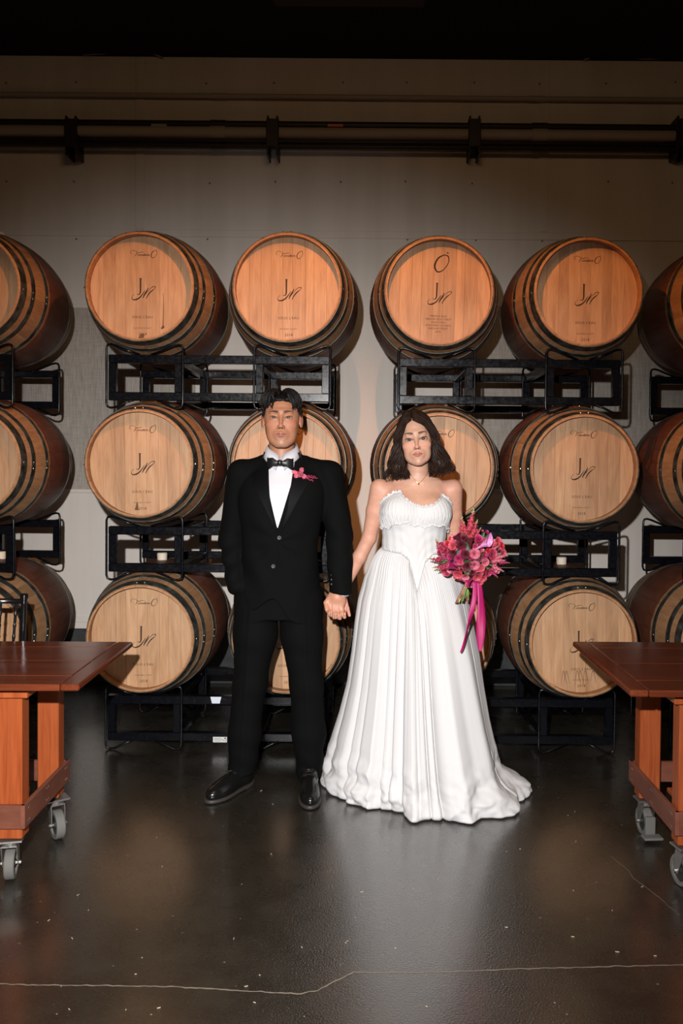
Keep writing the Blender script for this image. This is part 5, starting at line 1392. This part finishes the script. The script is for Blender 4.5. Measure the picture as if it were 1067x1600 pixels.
for me, px, py, dx, dz, sc in ((sp[0], 732, 832, .18, 1, 1.25), (sp[0], 722, 835, -.05, 1, .95), (sp[1], 691, 868, -.42, 1, 1.15), (sp[1], 690, 876, -1, .18, .85), (sp[2], 772, 872, 1, .25, 1.0), (sp[2], 768, 884, 1, -.45, .95), (sp[2], 765, 862, 1, .7, .8), (sp[1], 703, 885, -.9, -.25, .9), (sp[3], 778, 878, 1, -.05, .9), (sp[0], 742, 840, .55, 1, .6), (sp[1], 697, 862, -.7, .75, 1.0), (sp[1], 699, 884, -1, -.1, .95), (sp[2], 766, 876, 1, .05, 1.05), (sp[3], 764, 890, .8, -.7, .9), (sp[0], 728, 838, -.2, 1, .8), (sp[0], 737, 838, .3, 1, .9)):
    place(me, px, py, 3.60, (dx, -.25, dz), sc=sc)
place(cal[0], 744, 858, 3.555, (.9, -.35, .62), sc=1.1, spin=2.6); place(cal[1], 735, 860, 3.56, (-.1, -.4, 1), sc=1.0, spin=.5); place(cal[2], 715, 890, 3.555, (-.8, -.5, .45), sc=1.0, spin=2.0); place(cal[1], 722, 850, 3.575, (-.6, -.35, .8), sc=.85, spin=1); place(cal[2], 738, 905, 3.575, (-.6, -.6, -.35), sc=.75, spin=1)
for me, px, py, sc in ((mums[2], 741, 865, 1.0), (mums[2], 741, 882, .95), (mums[0], 720, 851, 1.05), (mums[0], 728, 866, .9), (mums[0], 731, 884, 1.0), (mums[0], 724, 841, .8), (mums[1], 716, 872, .9),
                   (ros[0], 708, 853, 1.0), (ros[4], 699, 850, 1.0), (ros[4], 783, 853, 1.0), (ros[0], 766, 848, 1.0), (ros[1], 757, 878, 1.0), (ros[0], 716, 896, 1.1), (ros[0], 745, 900, 1.05), (ros[0], 753, 903, .95), (ros[1], 727, 900, 1.0), (ros[5], 751, 909, 1.0), (ros[3], 704, 882, 1.1), (ros[2], 696, 860, 1.0), (ros[3], 690, 852, .9), (ros[2], 768, 866, 1.1), (ros[1], 771, 889, 1.0), (ros[6], 777, 892, 1.0), (ros[2], 762, 893, 1.0), (ros[3], 748, 842, 1.0), (ros[2], 735, 830, .9)):
    Y_, n_ = dome(px, py); place(me, px, py, Y_ - .006, n_, sc=sc * .86, spin=px)
rs = random.Random(21); allr = ros + [mums[0], mums[1]]
for k_ in range(120):
    a = rs.uniform(0, 2 * PI); r_ = math.sqrt(rs.random()) * .98; px = CPX + 52 * r_ * math.cos(a); py = CPY + 43 * r_ * math.sin(a)
    if px > 765 and py < 842 or px < 700 and py > 893 or px < 712 and py < 838: continue
    Y_, n_ = dome(px, py); place(rs.choice(allr), px, py, Y_ + .012, n_, sc=rs.uniform(.45, .85), spin=a)
def leafm(L_, W_):
    b = MB(); petal(b, Matrix.Identity(4), L_, W_, .15, 6, .98); return b.mesh('leaf', FM['leaf'], True)
lf = leafm(.075, .026); lf2 = leafm(.06, .02); lf2.materials[0] = FM['green']
for k_ in range(34):
    a = 2 * PI * k_ / 34 + rs.uniform(-.1, .1); px = CPX + 32 * math.cos(a); py = CPY + 24 * math.sin(a)
    place(lf if k_ % 3 else lf2, px, py, 3.640, (math.cos(a) * .3, -1, -math.sin(a) * .3), spin=-a - PI / 2, sc=.62)
b = MB(); b.lathe([(.0005, -.07), (.06, -.05), (.098, 0), (.085, .04), (.04, .07), (.0005, .08)], 24, Matrix.Translation((-.002, -.0, .012)) @ Matrix.Scale(.55, 4, (0, 1, 0))); b.build('foliage_core', FM['leaf'], bq, True)
# cut stems, bound under the flowers
for k_ in range(22):
    a = rs.uniform(0, 2 * PI); q = math.sqrt(rs.random()); top = bpx(735 + 6 * q * math.cos(a), 905, 3.672 + .014 * q * math.sin(a)); mid = bpx(727 + 5 * q * math.cos(a), 920, 3.665 + .012 * q * math.sin(a)); end = bpx(721 + 11 * q * math.cos(a) * 1.1, 939 + rs.uniform(-5, 3) - 3 * q * math.cos(a), 3.655 + .02 * q * math.sin(a))
    b = MB(); O_ = Vector((.436, 3.66, 1.08)); b.tube([top - O_, mid - O_, end - O_], .0026 + .0012 * rs.random(), 7); b.build('stem', rs.choice([FM['green'], FM['green'], FM['pale'], FM['rose']]), bq, True)
def ribbon(pts, wid, seed):
    """pts: (px,py,Y,half-width in m,twist)"""
    rows = []; O_ = Vector((.436, 3.66, 1.08)); n = len(pts)
    for i in range(n - 1):
        for j in range(7):
            t_ = j / 7; u = t_ * t_ * (3 - 2 * t_) * 0 + t_; a = [pts[i][k_] + (pts[i + 1][k_] - pts[i][k_]) * u for k_ in range(5)]
            rows.append(a)
    rows.append(list(pts[-1])); A = np.array(rows)
    for k_ in range(5): A[:, k_] = np.convolve(np.pad(A[:, k_], 4, mode='edge'), np.ones(9) / 9, 'valid')
    A[0] = pts[0]; G = []
    for px, py, Y_, hw_, tw in A:
        c = bpx(px, py, Y_) - O_; d_ = Vector((math.cos(tw), math.sin(tw), 0)); G.append([c - d_ * hw_, c - d_ * hw_ * .35 + Vector((0, -.0012, 0)), c + d_ * hw_ * .35 + Vector((0, .0012, 0)), c + d_ * hw_])
    b = MB(); b.grid(G); o = b.build('ribbon', M['ribbon'], bq, True); thick(o.data, .0006); return o
ribbon([(741, 908, 3.625, .010, 0), (743, 925, 3.615, .0105, .2), (738, 950, 3.60, .0125, -.3), (733, 972, 3.60, .010, .9), (728, 992, 3.60, .008, 1.0), (724, 1010, 3.60, .0068, .5), (719, 1021, 3.60, .004, 0)], 0, 1)
ribbon([(748, 908, 3.63, .010, 0), (751, 930, 3.62, .0135, .5), (752, 955, 3.615, .0185, .3), (751, 985, 3.61, .0200, -.2), (750, 1005, 3.61, .0150, -.4), (750, 1020, 3.61, .005, -.3)], 0, 2)
b = MB(); p = bpx(738, 911, 3.655) - Vector((.436, 3.66, 1.08)); b.lathe([(.020, -.012), (.022, 0), (.020, .012)], 18, Matrix.Translation(p)); b.build('ribbon_binding', M['ribbon'], bq, True)
# ------------------------------------------------------------ boutonniere
fx, fz = at(468, 741, 3.74).x, at(468, 741, 3.74).z
fy = float(front_y(jf, np.array([fx]), np.array([fz]), 3.4)[0])
bo = empty('boutonniere', (fx, fy - .008, fz)); tag(bo, 'small pink flower boutonniere pinned on the groom\'s left lapel', 'boutonniere')
b = MB(); rb = random.Random(2)
for q in range(9):
    Mx = Matrix.Rotation(PI / 2, 4, 'X') @ Matrix.Rotation(q * .75 - .3, 4, 'Z') @ Matrix.Rotation(R(20 + 30 * (q % 3)), 4, 'X'); petal(b, Mx, .034 - .004 * (q % 3), .020, .2, 5)
b.build('blossom', FM['pink'], bo, True)
b = MB(); petal(b, Matrix.Rotation(PI / 2, 4, 'X') @ Matrix.Rotation(1.25, 4, 'Z'), .040, .016, .1, 5); petal(b, Matrix.Rotation(PI / 2, 4, 'X') @ Matrix.Rotation(-.35, 4, 'Z'), .030, .014, .1, 5); b.build('outer_petals', FM['coral'], bo, True)
for (x1, z1, kk) in ((.072, -.012, 'rose'), (.055, -.022, 'rose'), (.030, -.040, 'magenta'), (.012, -.042, 'rose'), (.062, -.002, 'magenta')):
    b = MB(); b.tube([(0, -.004, -.010), (x1 * .5, -.006, z1 * .6 - .006), (x1, -.003, z1 - .006)], .0010, 5)
    for k_ in range(9):
        f_ = .35 + .65 * k_ / 8; b.lathe([(.0005, -.003), (.0026, 0), (.0005, .003)], 6, Matrix.Translation((x1 * f_ + rb.uniform(-.002, .002), -.006, z1 * f_ - .006 + rb.uniform(-.003, .003))))
    b.build('sprig', FM[kk], bo, True)
b = MB(); b.tube([(-.002, -.003, -.008), (-.010, -.004, -.028), (-.018, -.004, -.052)], [.004, .0045, .0040], 8); b.build('wrapped_stem', FM['rose'], bo, True)

tick('end')
